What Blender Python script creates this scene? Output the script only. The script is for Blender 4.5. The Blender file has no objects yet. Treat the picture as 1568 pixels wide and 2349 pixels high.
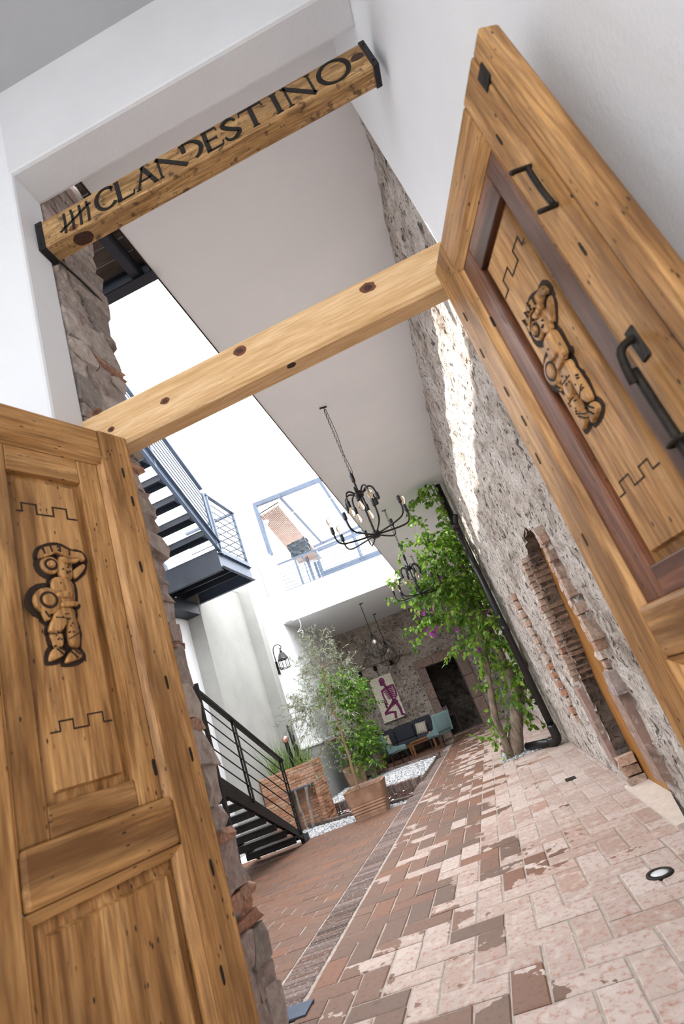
import bpy, bmesh, math, random
from mathutils import Vector, Matrix, noise
S = bpy.context.scene
COL = S.collection
rnd = random.Random(7)
PI = math.pi

# ------------------------------------------------------------------ camera
CAM = Vector((0.0, 0.0, 1.25))
RM = ((0.9054799, 0.2528123, -0.3408695), (-0.4083668, 0.3004225, -0.8619645), (-0.1155104, 0.9196914, 0.3752667))
FPX, IW, IH = 1206.31, 1568.0, 2349.0
cd = bpy.data.cameras.new('camera'); cam = bpy.data.objects.new('camera', cd); COL.objects.link(cam)
rt, dn, fw = Vector(RM[0]), Vector(RM[1]), Vector(RM[2])
m3 = Matrix((rt, -dn, -fw)).transposed()
cam.matrix_world = Matrix.Translation(CAM) @ m3.to_4x4()
cd.sensor_width = 36.0; cd.lens = FPX / IH * 36.0; cd.clip_end = 200; cd.clip_start = 0.02
cd.dof.use_dof = True; cd.dof.focus_distance = 6.0; cd.dof.aperture_fstop = 3.5
S.camera = cam

# ------------------------------------------------------------------ light
w = bpy.data.worlds.new('sky'); S.world = w; w.use_nodes = True
wn = w.node_tree.nodes; wl = w.node_tree.links
bg = wn['Background']; bg.inputs[0].default_value = (0.97, 0.985, 1.0, 1); bg.inputs[1].default_value = 8.1
# overcast sky: three times brighter overhead than at the horizon, dim street below it
tcw = wn.new('ShaderNodeTexCoord'); sxyz = wn.new('ShaderNodeSeparateXYZ'); wl.new(tcw.outputs['Generated'], sxyz.inputs[0])
rw = wn.new('ShaderNodeValToRGB'); rw.color_ramp.elements[0].position = 0.0; rw.color_ramp.elements[0].color = (.26, .26, .26, 1)
e_ = rw.color_ramp.elements.new(.49); e_.color = (.26, .26, .26, 1); e_ = rw.color_ramp.elements.new(.51); e_.color = (.33, .335, .34, 1)
rw.color_ramp.elements[-1].position = 1.0; rw.color_ramp.elements[-1].color = (.97, .985, 1.0, 1)
ma = wn.new('ShaderNodeMath'); ma.operation = 'MULTIPLY_ADD'; ma.inputs[1].default_value = .5; ma.inputs[2].default_value = .5
wl.new(sxyz.outputs[2], ma.inputs[0]); wl.new(ma.outputs[0], rw.inputs[0]); wl.new(rw.outputs[0], bg.inputs[0])
sd = bpy.data.lights.new('sun', 'SUN'); so = bpy.data.objects.new('sun', sd); COL.objects.link(so)
sd.energy = 9.0; sd.angle = 0.012; sd.color = (1.0, 0.95, 0.86)
so.rotation_euler = Vector((1.0, 0.10, -0.5)).to_track_quat('-Z', 'Y').to_euler()
S.view_settings.view_transform = 'Standard'; S.view_settings.look = 'None'
S.view_settings.gamma = 1.0; S.view_settings.use_curve_mapping = False
S.view_settings.exposure = 0.15

# ------------------------------------------------------------------ helpers
def ray(px, py):
    c = Vector(((px - IW / 2) / FPX, (py - IH / 2) / FPX, 1.0))
    return rt * c.x + dn * c.y + fw * c.z
def atY(px, py, Y): v = ray(px, py); return CAM + v * (Y / v.y)
def atX(px, py, X): v = ray(px, py); return CAM + v * (X / v.x)
def atZ(px, py, Z): v = ray(px, py); return CAM + v * ((Z - CAM.z) / v.z)

def tag(o, label=None, cat=None, group=None, kind=None):
    if label: o['label'] = label
    if cat: o['category'] = cat
    if group: o['group'] = group
    if kind: o['kind'] = kind
    return o
def empty(name, loc=(0, 0, 0), rz=0.0, parent=None):
    o = bpy.data.objects.new(name, None); COL.objects.link(o)
    o.location = loc; o.rotation_euler = (0, 0, rz); o.empty_display_size = 0.1
    if parent: o.parent = parent
    return o
def thing(name, label, cat, loc=(0, 0, 0), rz=0.0, group=None):
    return tag(empty(name, loc, rz), label, cat, group)
def link(name, me, mat=None, parent=None, smooth=False):
    o = bpy.data.objects.new(name, me); COL.objects.link(o)
    if mat is not None and not me.materials: me.materials.append(mat)
    if parent: o.parent = parent
    if smooth:
        for p in me.polygons: p.use_smooth = True
    return o
def bobj(name, bm, mat=None, parent=None, smooth=False, auto=False):
    bmesh.ops.recalc_face_normals(bm, faces=bm.faces[:])
    me = bpy.data.meshes.new(name); bm.to_mesh(me); bm.free()
    o = link(name, me, mat, parent, smooth)
    if auto:
        try: me.set_sharp_from_angle(angle=0.6)
        except Exception: pass
    return o
def B(): return bmesh.new()
def box(bm, x0, x1, y0, y1, z0, z1, bev=0.0, seg=1):
    vs = [bm.verts.new((x, y, z)) for x in (x0, x1) for y in (y0, y1) for z in (z0, z1)]
    q = ((0, 1, 3, 2), (4, 6, 7, 5), (0, 4, 5, 1), (2, 3, 7, 6), (0, 2, 6, 4), (1, 5, 7, 3))
    fs = [bm.faces.new([vs[i] for i in f]) for f in q]
    if bev > 0:
        es = list({e for f in fs for e in f.edges})
        bmesh.ops.bevel(bm, geom=es, offset=bev, segments=seg, affect='EDGES', profile=0.5)
    return vs
def cbox(bm, c, d, bev=0.0, seg=1):
    return box(bm, c[0] - d[0] / 2, c[0] + d[0] / 2, c[1] - d[1] / 2, c[1] + d[1] / 2, c[2] - d[2] / 2, c[2] + d[2] / 2, bev, seg)
def bar(bm, a, b, wd, hg, up=(0, 0, 1), bev=0.0):
    a = Vector(a); b = Vector(b); d = (b - a).normalized(); u = Vector(up)
    s = d.cross(u)
    if s.length < 1e-4: s = d.cross(Vector((1, 0, 0)))
    s.normalize(); t = s.cross(d).normalized()
    vs = []
    for p in (a, b):
        for i, j in ((-1, -1), (1, -1), (1, 1), (-1, 1)):
            vs.append(bm.verts.new(p + s * (i * wd / 2) + t * (j * hg / 2)))
    fs = [bm.faces.new([vs[k] for k in f]) for f in ((0, 1, 2, 3), (7, 6, 5, 4), (0, 4, 5, 1), (1, 5, 6, 2), (2, 6, 7, 3), (3, 7, 4, 0))]
    if bev > 0: bmesh.ops.bevel(bm, geom=list({e for f in fs for e in f.edges}), offset=bev, segments=1, affect='EDGES')
def tube(bm, pts, r, n=8, caps=True):
    pts = [Vector(p) for p in pts]; rs = r if isinstance(r, (list, tuple)) else [r] * len(pts)
    rings = []; up = None
    for i, p in enumerate(pts):
        d = (pts[min(i + 1, len(pts) - 1)] - pts[max(i - 1, 0)])
        d = d.normalized() if d.length > 1e-9 else Vector((0, 0, 1))
        if up is None:
            up = Vector((0, 0, 1)) if abs(d.z) < 0.9 else Vector((1, 0, 0))
        s = d.cross(up)
        if s.length < 1e-4: s = d.cross(Vector((0, 1, 0)))
        s.normalize(); up = s.cross(d).normalized()
        rings.append([bm.verts.new(p + (s * math.cos(2 * PI * k / n) + up * math.sin(2 * PI * k / n)) * rs[i]) for k in range(n)])
    for a, b in zip(rings, rings[1:]):
        for k in range(n): bm.faces.new((a[k], a[(k + 1) % n], b[(k + 1) % n], b[k]))
    if caps: bm.faces.new(rings[0][::-1]); bm.faces.new(rings[-1])
def lathe(bm, prof, n=24, c=(0, 0, 0)):
    rings = []
    for r, z in prof:
        rings.append([bm.verts.new((c[0] + max(r, 1e-4) * math.cos(2 * PI * k / n), c[1] + max(r, 1e-4) * math.sin(2 * PI * k / n), c[2] + z)) for k in range(n)])
    for a, b in zip(rings, rings[1:]):
        for k in range(n): bm.faces.new((a[k], a[(k + 1) % n], b[(k + 1) % n], b[k]))
    bm.faces.new(rings[0][::-1]); bm.faces.new(rings[-1])
def sphere(bm, c, r, n=10, m=7, sc=(1, 1, 1)):
    lathe_prof = [(r * math.sin(PI * i / m), -r * math.cos(PI * i / m)) for i in range(m + 1)]
    k0 = len(bm.verts); lathe(bm, lathe_prof, n, (0, 0, 0)); bm.verts.ensure_lookup_table()
    for v in bm.verts[k0:]: v.co = Vector((v.co.x * sc[0] + c[0], v.co.y * sc[1] + c[1], v.co.z * sc[2] + c[2]))
def prism(bm, poly, f0, f1):
    """poly: 2D points; f0/f1 map a 2D point to the 3D point of the lower/upper face"""
    a = [bm.verts.new(f0(p)) for p in poly]; b = [bm.verts.new(f1(p)) for p in poly]
    bm.faces.new(a[::-1]); bm.faces.new(b); n = len(poly)
    for i in range(n): bm.faces.new((a[i], a[(i + 1) % n], b[(i + 1) % n], b[i]))
def smoothline(pts, k=4):
    pts = [Vector(p) for p in pts]; out = []
    for i in range(len(pts) - 1):
        p0 = pts[max(i - 1, 0)]; p1 = pts[i]; p2 = pts[i + 1]; p3 = pts[min(i + 2, len(pts) - 1)]
        for j in range(k):
            t = j / k
            out.append(0.5 * ((2 * p1) + (p2 - p0) * t + (2 * p0 - 5 * p1 + 4 * p2 - p3) * t * t + (3 * p1 - p0 - 3 * p2 + p3) * t ** 3))
    out.append(pts[-1]); return out

# ------------------------------------------------------------------ materials
def lin(c):
    if isinstance(c, str):
        c = [int(c[i:i + 2], 16) / 255 for i in (0, 2, 4)]
    return tuple(((x / 12.92) if x <= 0.04045 else ((x + 0.055) / 1.055) ** 2.4) for x in c) + (1.0,)
class M:
    """small node-graph writer"""
    def __init__(s, name, rough=0.6, metal=0.0, spec=None):
        s.m = bpy.data.materials.new(name); s.m.use_nodes = True
        s.t = s.m.node_tree; s.n = s.t.nodes; s.l = s.t.links
        s.p = s.n['Principled BSDF']; s.p.inputs['Roughness'].default_value = rough; s.p.inputs['Metallic'].default_value = metal
        if spec is not None: s.p.inputs['Specular IOR Level'].default_value = spec
    def add(s, typ, **kw):
        n = s.n.new(typ)
        for k, v in kw.items():
            if k.startswith('i_'): n.inputs[k[2:].replace('_', ' ')].default_value = v
            else: setattr(n, k, v)
        return n
    def co(s, kind='Object', scale=(1, 1, 1)):
        if kind == 'World': src = s.add('ShaderNodeNewGeometry').outputs['Position']
        else: src = s.add('ShaderNodeTexCoord').outputs[kind]
        mp = s.add('ShaderNodeMapping'); mp.inputs['Scale'].default_value = scale
        s.l.new(src, mp.inputs[0]); return mp.outputs[0]
    def noise(s, v, scale, detail=4, rough=0.55, dist=0.0):
        n = s.add('ShaderNodeTexNoise'); n.inputs['Scale'].default_value = scale; n.inputs['Detail'].default_value = detail
        n.inputs['Roughness'].default_value = rough; n.inputs['Distortion'].default_value = dist
        s.l.new(v, n.inputs['Vector']); return n.outputs['Fac']
    def vor(s, v, scale, feature='F1', out='Distance'):
        n = s.add('ShaderNodeTexVoronoi', feature=feature); n.inputs['Scale'].default_value = scale
        s.l.new(v, n.inputs['Vector']); return n.outputs[out]
    def ramp(s, f, stops):
        r = s.add('ShaderNodeValToRGB'); e = r.color_ramp.elements
        while len(e) < len(stops): e.new(0.5)
        for i, (p, c) in enumerate(stops):
            e[i].position = p; e[i].color = lin(c) if not (isinstance(c, (int, float))) else (c, c, c, 1)
        s.l.new(f, r.inputs[0]); return r.outputs[0]
    def mix(s, f, a, b, mode='MIX'):
        n = s.add('ShaderNodeMix', data_type='RGBA', blend_type=mode)
        for sock, v in ((n.inputs[0], f), (n.inputs[6], a), (n.inputs[7], b)):
            if isinstance(v, (int, float)): sock.default_value = v
            elif isinstance(v, (str, tuple, list)): sock.default_value = lin(v)
            else: s.l.new(v, sock)
        return n.outputs[2]
    def math(s, op, a, b=0.0):
        n = s.add('ShaderNodeMath', operation=op)
        for sock, v in ((n.inputs[0], a), (n.inputs[1], b)):
            if isinstance(v, (int, float)): sock.default_value = v
            else: s.l.new(v, sock)
        return n.outputs[0]
    def col(s, c):
        if isinstance(c, (str, tuple, list)): s.p.inputs['Base Color'].default_value = lin(c)
        else: s.l.new(c, s.p.inputs['Base Color'])
        return s
    def bump(s, h, strength=0.3, dist=0.01):
        b = s.add('ShaderNodeBump'); b.inputs['Strength'].default_value = strength; b.inputs['Distance'].default_value = dist
        s.l.new(h, b.inputs['Height']); s.l.new(b.outputs[0], s.p.inputs['Normal']); return s
    def rough(s, f): s.l.new(f, s.p.inputs['Roughness']); return s
    def rnd(s):
        a = s.add('ShaderNodeObjectInfo').outputs['Random']; b = s.add('ShaderNodeNewGeometry').outputs['Random Per Island']
        return s.math('FRACT', s.math('ADD', a, b))

def plain(name, c, rough=0.5, metal=0.0, var=0.12, scale=8.0, bump=0.0):
    m = M(name, rough, metal); v = m.co('Object'); f = m.noise(v, scale, 5)
    base = lin(c); lo = tuple(max(0, x * (1 - var)) for x in base[:3]); hi = tuple(min(1, x * (1 + var)) for x in base[:3])
    r = m.add('ShaderNodeValToRGB'); r.color_ramp.elements[0].position = .3; r.color_ramp.elements[1].position = .7
    r.color_ramp.elements[0].color = lo + (1,); r.color_ramp.elements[1].color = hi + (1,)
    m.l.new(f, r.inputs[0]); m.col(r.outputs[0])
    if bump: m.bump(m.noise(v, scale * 4, 6), bump, 0.01)
    return m.m
def plaster(name, c1, c2, bscale=60, bstr=0.25):
    m = M(name, 0.85, spec=0.2); v = m.co('World')
    f = m.noise(v, 1.3, 5, .6)
    m.col(m.ramp(f, [(.3, c1), (.7, c2)]))
    m.bump(m.noise(v, bscale, 4, .6), bstr, 0.004); return m.m
def wood(name, axis, light, mid, dark, knots=0.5, specks=0.5, rough=0.5, grain=1.0, gsc=1.0, blotch=.85, scorch=0):
    """axis: direction of the grain in object space"""
    m = M(name, rough, spec=0.35)
    st = [14.0, 14.0, 14.0]; st['xyz'.index(axis)] = 0.9
    v = m.co('Object', tuple(x * gsc for x in st))
    warp = m.noise(v, 0.6, 3, .5, 0.6)
    f = m.noise(v, 1.6, 8, .62, 0.9)
    fine = m.noise(v, 7.0, 4, .6, 0.3)
    c = m.ramp(f, [(.28, dark), (.46, mid), (.66, light)])
    c = m.mix(m.ramp(fine, [(.38, .55), (.6, 0.0)]), c, dark)
    sb = [7.0, 7.0, 7.0]; sb['xyz'.index(axis)] = .8
    blot = m.noise(m.co('Object', tuple(sb)), 1.0, 5, .6)
    c = m.mix(m.ramp(blot, [(.48, 0.0), (.66, blotch)]), c, dark)
    pale = m.noise(m.co('Object', tuple(x * .8 + .3 for x in sb)), 1.3, 3, .5)
    c = m.mix(m.ramp(pale, [(.55, 0.0), (.75, .5)]), c, light)
    if knots:
        st2 = [5.0, 5.0, 5.0]; st2['xyz'.index(axis)] = 2.4
        k = m.vor(m.co('Object', tuple(st2)), 1.0)
        c = m.mix(m.ramp(k, [(.05, knots), (.19, knots * .25), (.26, 0.0)]), c, '3a1c0c')
    if specks:
        st3 = [60.0, 60.0, 60.0]; st3['xyz'.index(axis)] = 22.0
        k = m.vor(m.co('Object', tuple(st3)), 1.0)
        g = m.noise(m.co('Object'), 9.0, 3)
        sp = m.math('MULTIPLY', m.ramp(k, [(.1, 1.0), (.2, 0.0)]), m.ramp(g, [(.5, 0.0), (.58, specks)]))
        c = m.mix(sp, c, '241a12')
    if scorch:
        sc_ = m.noise(m.co('Object', (16, 20, 26)), 1.0, 3, .6)
        c = m.mix(m.ramp(sc_, [(.56, 0.0), (.66, scorch)]), c, '2b1c10')
    m.col(c)
    m.bump(m.math('ADD', f, m.math('MULTIPLY', fine, .6)), 0.25 * grain, 0.004)
    return m.m
MAT = {}
MAT['white'] = plaster('white_plaster', 'e6e8ec', 'eceef1', 70, .35)
MAT['lintel'] = plaster('rough_white_plaster', 'dadbde', 'e2e3e6', 45, .6)
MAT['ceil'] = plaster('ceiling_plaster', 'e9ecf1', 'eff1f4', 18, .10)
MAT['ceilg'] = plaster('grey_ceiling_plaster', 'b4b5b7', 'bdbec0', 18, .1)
MAT['greyp'] = plaster('grey_plaster', '9a9a97', 'a9a9a6', 30, .15)
MAT['dkgrey'] = plaster('dark_grey_plaster', '8e8f90', '9b9c9d', 30, .15)
OLD = ('c08a4c', '9d6630', '5a3518')
for ax in 'xyz':
    MAT['old_' + ax] = wood('old_pine_' + ax, ax, 'd8a86f', 'b3824c', '644223', knots=.25, specks=1.0, rough=.5)
    MAT['dkold_' + ax] = wood('dark_old_pine_' + ax, ax, '946349', '6d4634', '3d261d', knots=.2, specks=.8, rough=.40)
MAT['new_x'] = wood('new_pine_x', 'x', 'f0d0a4', 'e3bd8c', 'c0935f', knots=.0, specks=.25, rough=.45, blotch=.2)
MAT['burnt_x'] = wood('charred_pine_x', 'x', 'dcb47e', 'b28855', '553a22', knots=.0, specks=.5, rough=.55, gsc=1.3, scorch=.75)
MAT['char'] = plain('charred_black', '17120e', .8, 0, .4, 40)
MAT['groove'] = plain('carved_groove_dark', '2a190d', .8, 0, .4, 60)
MAT['iron'] = plain('rusty_iron', '2c2723', .6, .6, .4, 30, .3)
MAT['blacksteel'] = plain('black_painted_steel', '1a191b', .38, .3, .3, 6)
MAT['bluesteel'] = plain('blue_grey_steel', '4e5a6c', .45, .25, .15, 5)
MAT['navysteel'] = plain('dark_navy_steel', '2a303b', .5, .2, .25, 3)
MAT['mortar'] = plain('mortar', 'a2978e', .9, 0, .2, 14, .4)
MAT['ochre'] = wood('ochre_wood', 'z', 'b98548', 'a87238', '845726', knots=0, specks=.1)
MAT['soffitwood'] = wood('grey_wood_planks', 'x', '6b5f58', '564b45', '3a322e', knots=0, specks=.1)

# ------------------------------------------------------------------ stone and brick materials
def rubble(name, pale, mid, dark, cell=5.0, pits=.5, deep='40362e'):
    m = M(name, 0.92, spec=0.15); v = m.co('World')
    n1 = m.noise(v, 1.6, 6, .65); n2 = m.noise(v, 7.0, 8, .7, .4); n3 = m.noise(v, 24.0, 6, .7)
    c = m.ramp(m.math('ADD', m.math('MULTIPLY', n1, .5), m.math('MULTIPLY', n2, .5)), [(.38, dark), (.47, mid), (.57, pale)])
    d = m.vor(v, cell, 'DISTANCE_TO_EDGE')
    cc = m.vor(v, cell, 'F1', 'Color')
    bw = m.add('ShaderNodeRGBToBW'); m.l.new(cc, bw.inputs[0])
    c = m.mix(m.ramp(m.noise(v, 2.2, 3), [(.50, 0.0), (.6, .55)]), c, m.ramp(bw.outputs[0], [(.2, dark), (.5, mid), (.8, pale)]))
    hole = m.noise(v, 15.0, 4, .55, .3); hm = m.ramp(hole, [(.34, 1.0), (.415, 0.0)]); hm2 = m.ramp(m.noise(v, 42.0, 3, .6), [(.33, 1.0), (.40, 0.0)])
    pit = m.math('MAXIMUM', m.math('MULTIPLY', hm, pits), m.math('MULTIPLY', hm2, pits * .6))
    c = m.mix(pit, c, deep)
    m.col(c)
    h = m.math('ADD', m.math('MULTIPLY', n3, .5), m.math('ADD', m.math('MULTIPLY', n2, 1.2), m.math('MULTIPLY', m.ramp(d, [(0, 0.0), (.08, 1.0)]), .15)))
    h = m.math('SUBTRACT', h, m.math('ADD', m.math('MULTIPLY', hm, .8), m.math('MULTIPLY', hm2, .3)))
    m.bump(h, 1.0, .035); return m.m
MAT['rwall'] = rubble('pale_rubble_plaster', 'e0d9d3', 'c6bbb2', '8d8076', 6.0, .85, '4a3f36')
MAT['bwall'] = rubble('grey_rubble_plaster', 'd4cac0', 'b5aaa0', '81776e', 4.0, .85, '3d352e')
MAT['dkwall'] = rubble('dark_rubble', '8d8580', '6b645f', '3c3733', 4.0, .6)  # darker rubble tone for the back room and the niche reveal
def stonemat(name, cols, sc=14):
    m = M(name, .9, spec=.15); v = m.co('World'); r = m.rnd()
    base = m.ramp(r, [(i / max(1, len(cols) - 1), c) for i, c in enumerate(cols)])
    n = m.noise(v, sc, 7, .7); c = m.mix(m.ramp(n, [(.35, .6), (.55, 0.0)]), base, '655b55')
    c = m.mix(m.ramp(m.noise(v, sc * 2.3, 5), [(.55, 0.0), (.7, .5)]), c, 'cfc6bd')
    m.col(c); m.bump(n, .7, .012); return m.m
MAT['stone'] = stonemat('quarry_stone', ['a89e98', 'bbb0a9', 'a39590', 'b8a5a0', '8f8883', 'c8bdb4'])
MAT['chip'] = stonemat('brick_chip', ['b5836a', 'c9a08a', 'a8735c'], 30)
MAT['cantera'] = stonemat('pink_quarry_block', ['9d8478', 'a68d83', '94807a', 'a08a85'], 9)
MAT['qbrick'] = stonemat('old_pale_brick', ['c9b2a2', 'b79a88', 'd2c2b4', 'ba927a', 'ccb5a6'], 26)
MAT['rbrick'] = stonemat('old_brown_brick', ['8f7a6c', 'a08a7b', '84705f', 'ab9584'], 26)
MAT['fbrick'] = stonemat('thin_orange_brick', ['b5805e', 'c4906c', 'a06c4e', 'caa083', 'b98a70'], 30)
def floorbrick(name, wetbias):
    m = M(name, .55, spec=.4); v = m.co('World'); r = m.rnd()
    pos = m.add('ShaderNodeSeparateXYZ'); m.l.new(m.add('ShaderNodeNewGeometry').outputs['Position'], pos.inputs[0])
    n = m.noise(v, 26, 6, .7); big = m.noise(m.co('World', (1.0, .9, 1)), 1.5, 3, .5); edge = m.noise(v, 9, 3, .5)
    dry = m.ramp(r, [(0, 'a5938b'), (.3, 'b7a8a0'), (.6, 'a18b81'), (.85, 'beb1aa'), (1, '9c7d6e')])
    dry = m.mix(m.ramp(n, [(.34, .9), (.50, 0.0)]), dry, '9c705e')
    dry = m.mix(m.ramp(m.noise(v, 11, 4), [(.52, 0.0), (.68, .5)]), dry, 'c9bdb6')
    wet = m.ramp(r, [(0, '6a4f42'), (.4, '765543'), (.7, '644c3f'), (1, '7e543e')])
    wet = m.mix(m.ramp(n, [(.34, .6), (.46, 0.0)]), wet, '3f2c25')
    # damp stain: more towards the planting bed, broken up brick by brick
    k = m.math('ADD', m.math('MULTIPLY', pos.outputs['X'], -.36), m.math('MULTIPLY', big, 1.05))
    k = m.math('ADD', k, m.math('MULTIPLY', m.math('ADD', r, -.5), .62))
    k = m.math('ADD', k, m.math('MULTIPLY', edge, .5))
    k = m.math('ADD', k, wetbias)
    f = m.ramp(k, [(.985, 0.0), (1.0, 1.0)])
    m.col(m.mix(f, dry, wet)); m.rough(m.ramp(f, [(0, .8), (1, .55)]))
    m.bump(n, .35, .006); return m.m
MAT['fb'] = floorbrick('worn_floor_brick', -.075)
MAT['fbw'] = floorbrick('damp_floor_brick', .12)
MAT['sold'] = stonemat('dark_edge_brick', ['5a4a45', '73625d', '4c403c', '8a7975', '684e43'], 22)

# ------------------------------------------------------------------ floor
bm = B()
box(bm, -1.95, 1.6, -4, 23.4, -.5, -.006)
box(bm, -6.2, -1.95, -4, 9.72, -.5, -.006)
box(bm, -6.2, -1.95, 16.9, 23.4, -.5, -.006)
box(bm, -6.2, -1.95, 9.72, 16.9, -.5, -.22)
floor = bobj('floor', bm, MAT['mortar']); tag(floor, kind='structure')
bricks = []      # (x0,x1,y0,y1,mat)
Wb = .18
nx0, nx1 = int(-1.72 / Wb) - 1, int(.86 / Wb) + 1
bed = [(-.30, 10.15), (.47, 10.15), (.47, 11.3), (-.30, 11.3)]
def place_brick(x0, x1, y0, y1, mat, z=0.0): bricks.append((x0, x1, y0, y1, mat, z))
XL = -1.735
for j in range(int(2.0 / Wb), int(22.6 / Wb)):
    for i in range(-1, 16):
        k = (i - j) % 4
        if k == 0: x0, x1, y0, y1 = i, i + 2, j, j + 1
        elif k == 3: x0, x1, y0, y1 = i, i + 1, j, j + 2
        else: continue
        x0 = XL + x0 * Wb; x1 = XL + x1 * Wb; y0 *= Wb; y1 *= Wb
        x0 = max(x0, XL); x1 = min(x1, 1.2)
        if x1 - x0 < .05: continue
        if x1 > .84 and not (4.3 < (y0 + y1) / 2 < 5.7):
            x1 = .84
            if x1 - x0 < .03: continue
        cx, cy = (x0 + x1) / 2, (y0 + y1) / 2
        if -.30 < cx < .47 and 10.15 < cy < 11.3: continue
        place_brick(x0 + .006, x1 - .006, y0 + .006, y1 - .006, 'fb')
# dark edging course along the planting bed, set on edge
y = 2.6
while y < 16.6:
    t = rnd.uniform(.055, .075)
    place_brick(-2.03, -1.76, y + .004, y + t - .004, 'sold'); y += t
# bricks between the edging and the stairs: running courses
j = 0; y = 2.4
while y < 9.68:
    x = -2.06 - (.17 if j % 2 else .34)
    place_brick(x + .006, -2.06 + .012, y + .006, y + .16, 'fbw')
    while x > -5.0:
        place_brick(x - .34 + .006, x - .006, y + .006, y + .16, 'fbw'); x -= .34
    y += .168; j += 1
# seating corner
y = 16.95; j = 0
while y < 21.0:
    x = -1.76 - (.14 if j % 2 else .28)
    while x > -4.9:
        place_brick(x - .28 + .006, x - .006, y + .006, y + .14, 'fb'); x -= .29
    y += .148; j += 1
def size_px(b):
    cx, cy = (b[0] + b[1]) / 2, (b[2] + b[3]) / 2
    if cy < 2.3: return 0
    v = Vector((cx, cy, 0)) - CAM; d = v.dot(fw)
    px = IW / 2 + FPX * v.dot(rt) / d; py = IH / 2 + FPX * v.dot(dn) / d
    if not (-20 < px < 1590 and -20 < py < 2380): return 0
    if cx / cy < -.54: return 0
    return (b[1] - b[0]) * (b[3] - b[2]) / (cy * cy * cy)
bricks.sort(key=size_px, reverse=True)
def brickmesh(bm, b):
    x0, x1, y0, y1, mt, z = b
    dz = rnd.uniform(-.002, .002); e = .007
    q = [(x0, y0), (x1, y0), (x1, y1), (x0, y1)]; q = [(a + rnd.uniform(-.004, .004), c + rnd.uniform(-.004, .004)) for a, c in q]
    cx = sum(p[0] for p in q) / 4; cy = sum(p[1] for p in q) / 4
    lo = [bm.verts.new((p[0], p[1], -.03 + z)) for p in q]; mi = [bm.verts.new((p[0], p[1], -.004 + dz + z)) for p in q]
    hi = [bm.verts.new((p[0] + (e if p[0] < cx else -e), p[1] + (e if p[1] < cy else -e), dz + z)) for p in q]
    for a, b_ in ((lo, mi), (mi, hi)):
        for i in range(4): bm.faces.new((a[i], a[(i + 1) % 4], b_[(i + 1) % 4], b_[i]))
    bm.faces.new(hi); bm.faces.new(lo[::-1])
for b in bricks[:300]:
    bm = B(); brickmesh(bm, b); bobj('brick', bm, MAT[b[4]], floor)
rest = {}
for b in bricks[300:]: rest.setdefault(b[4], []).append(b)
for k, bl in rest.items():
    bm = B()
    for b in bl: brickmesh(bm, b)
    tag(bobj('paving_bricks', bm, MAT[k], floor), kind='stuff')

# ------------------------------------------------------------------ entrance walls and ceilings
def struct(name, bm, mat, parent=None, smooth=False):
    o = bobj(name, bm, MAT[mat] if isinstance(mat, str) else mat, parent, smooth)
    if parent is None: tag(o, kind='structure')
    return o
bm = B(); box(bm, .75, .98, -3, 2.38, 0, 5.1, .012, 2); struct('wall_entrance_right', bm, 'white')
bm = B(); box(bm, -3.2, -1.13, 1.52, 1.72, 0, 5.05, .015, 2); wall_front = struct('wall_front', bm, 'white')
bm = B(); box(bm, -1.16, .76, 1.52, 1.72, 4.32, 5.05, .018, 2); struct('trim_1', bm, 'lintel')
bm = B(); box(bm, -3.4, -3.2, -3, 1.72, 0, 5.1); struct('wall_entrance_left', bm, 'white')
bm = B(); box(bm, -3.4, -2.6, -3.2, -3, 0, 5.1); box(bm, .80, 1.0, -3.2, -3, 0, 5.1); struct('wall_light_baffle', bm, 'white')  # unseen wall stubs added behind the camera to hold back light from the entrance
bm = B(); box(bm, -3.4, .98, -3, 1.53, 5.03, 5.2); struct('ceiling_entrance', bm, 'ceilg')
bm = B()
prism(bm, [(-1.04, 1.70), (.95, 1.70), (.95, 22.2), (-5.35, 20.7), (-5.35, 15.24), (-1.04, 15.94)], lambda p: (p[0], p[1], 4.92), lambda p: (p[0], p[1], 5.87))
struct('ceiling', bm, 'ceil')
bm = B(); bar(bm, (-1.046, 1.9, 4.93), (-1.046, 15.93, 4.93), .012, .03); struct('trim_2', bm, 'blacksteel')

# left jamb of rubble stone behind the plaster: core plus single stones
bm = B(); box(bm, -3.2, -1.165, 1.70, 2.03, 0, 5.02); core = struct('wall_jamb_stone', bm, 'mortar')
def rough_stone(bm, c, d, jit=.18, rd=.30):
    """an irregular squared stone"""
    k0 = len(bm.verts)
    r = bmesh.ops.create_cube(bm, size=1.0); bmesh.ops.subdivide_edges(bm, edges=list({e for v in r['verts'] for e in v.link_edges}), cuts=1, use_grid_fill=True)
    bm.verts.ensure_lookup_table(); sd = Vector((rnd.uniform(0, 99), rnd.uniform(0, 99), rnd.uniform(0, 99)))
    for v in bm.verts[k0:]:
        p = v.co.copy(); l = p.length
        p = p * (.5 / max(l, .5)) * rd + p * (1 - rd)
        p += noise.noise_vector(p * 2.2 + sd) * jit
        v.co = Vector((c[0] + p.x * d[0], c[1] + p.y * d[1], c[2] + p.z * d[2]))
JE = [(0, 2.21), (.58, 2.22), (.8, 2.20), (.93, 2.21), (1.02, 2.165), (1.14, 2.17), (1.29, 2.12), (1.62, 2.105), (1.75, 2.12), (2.1, 2.125), (2.8, 2.115), (3.27, 2.14), (3.47, 2.13), (4.0, 2.15), (5.2, 2.17)]
def jamb_end(z):
    for (a, ya), (b, yb) in zip(JE, JE[1:]):
        if a <= z <= b: return ya + (yb - ya) * (z - a) / (b - a)
    return 2.15
z = 0.02
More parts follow.
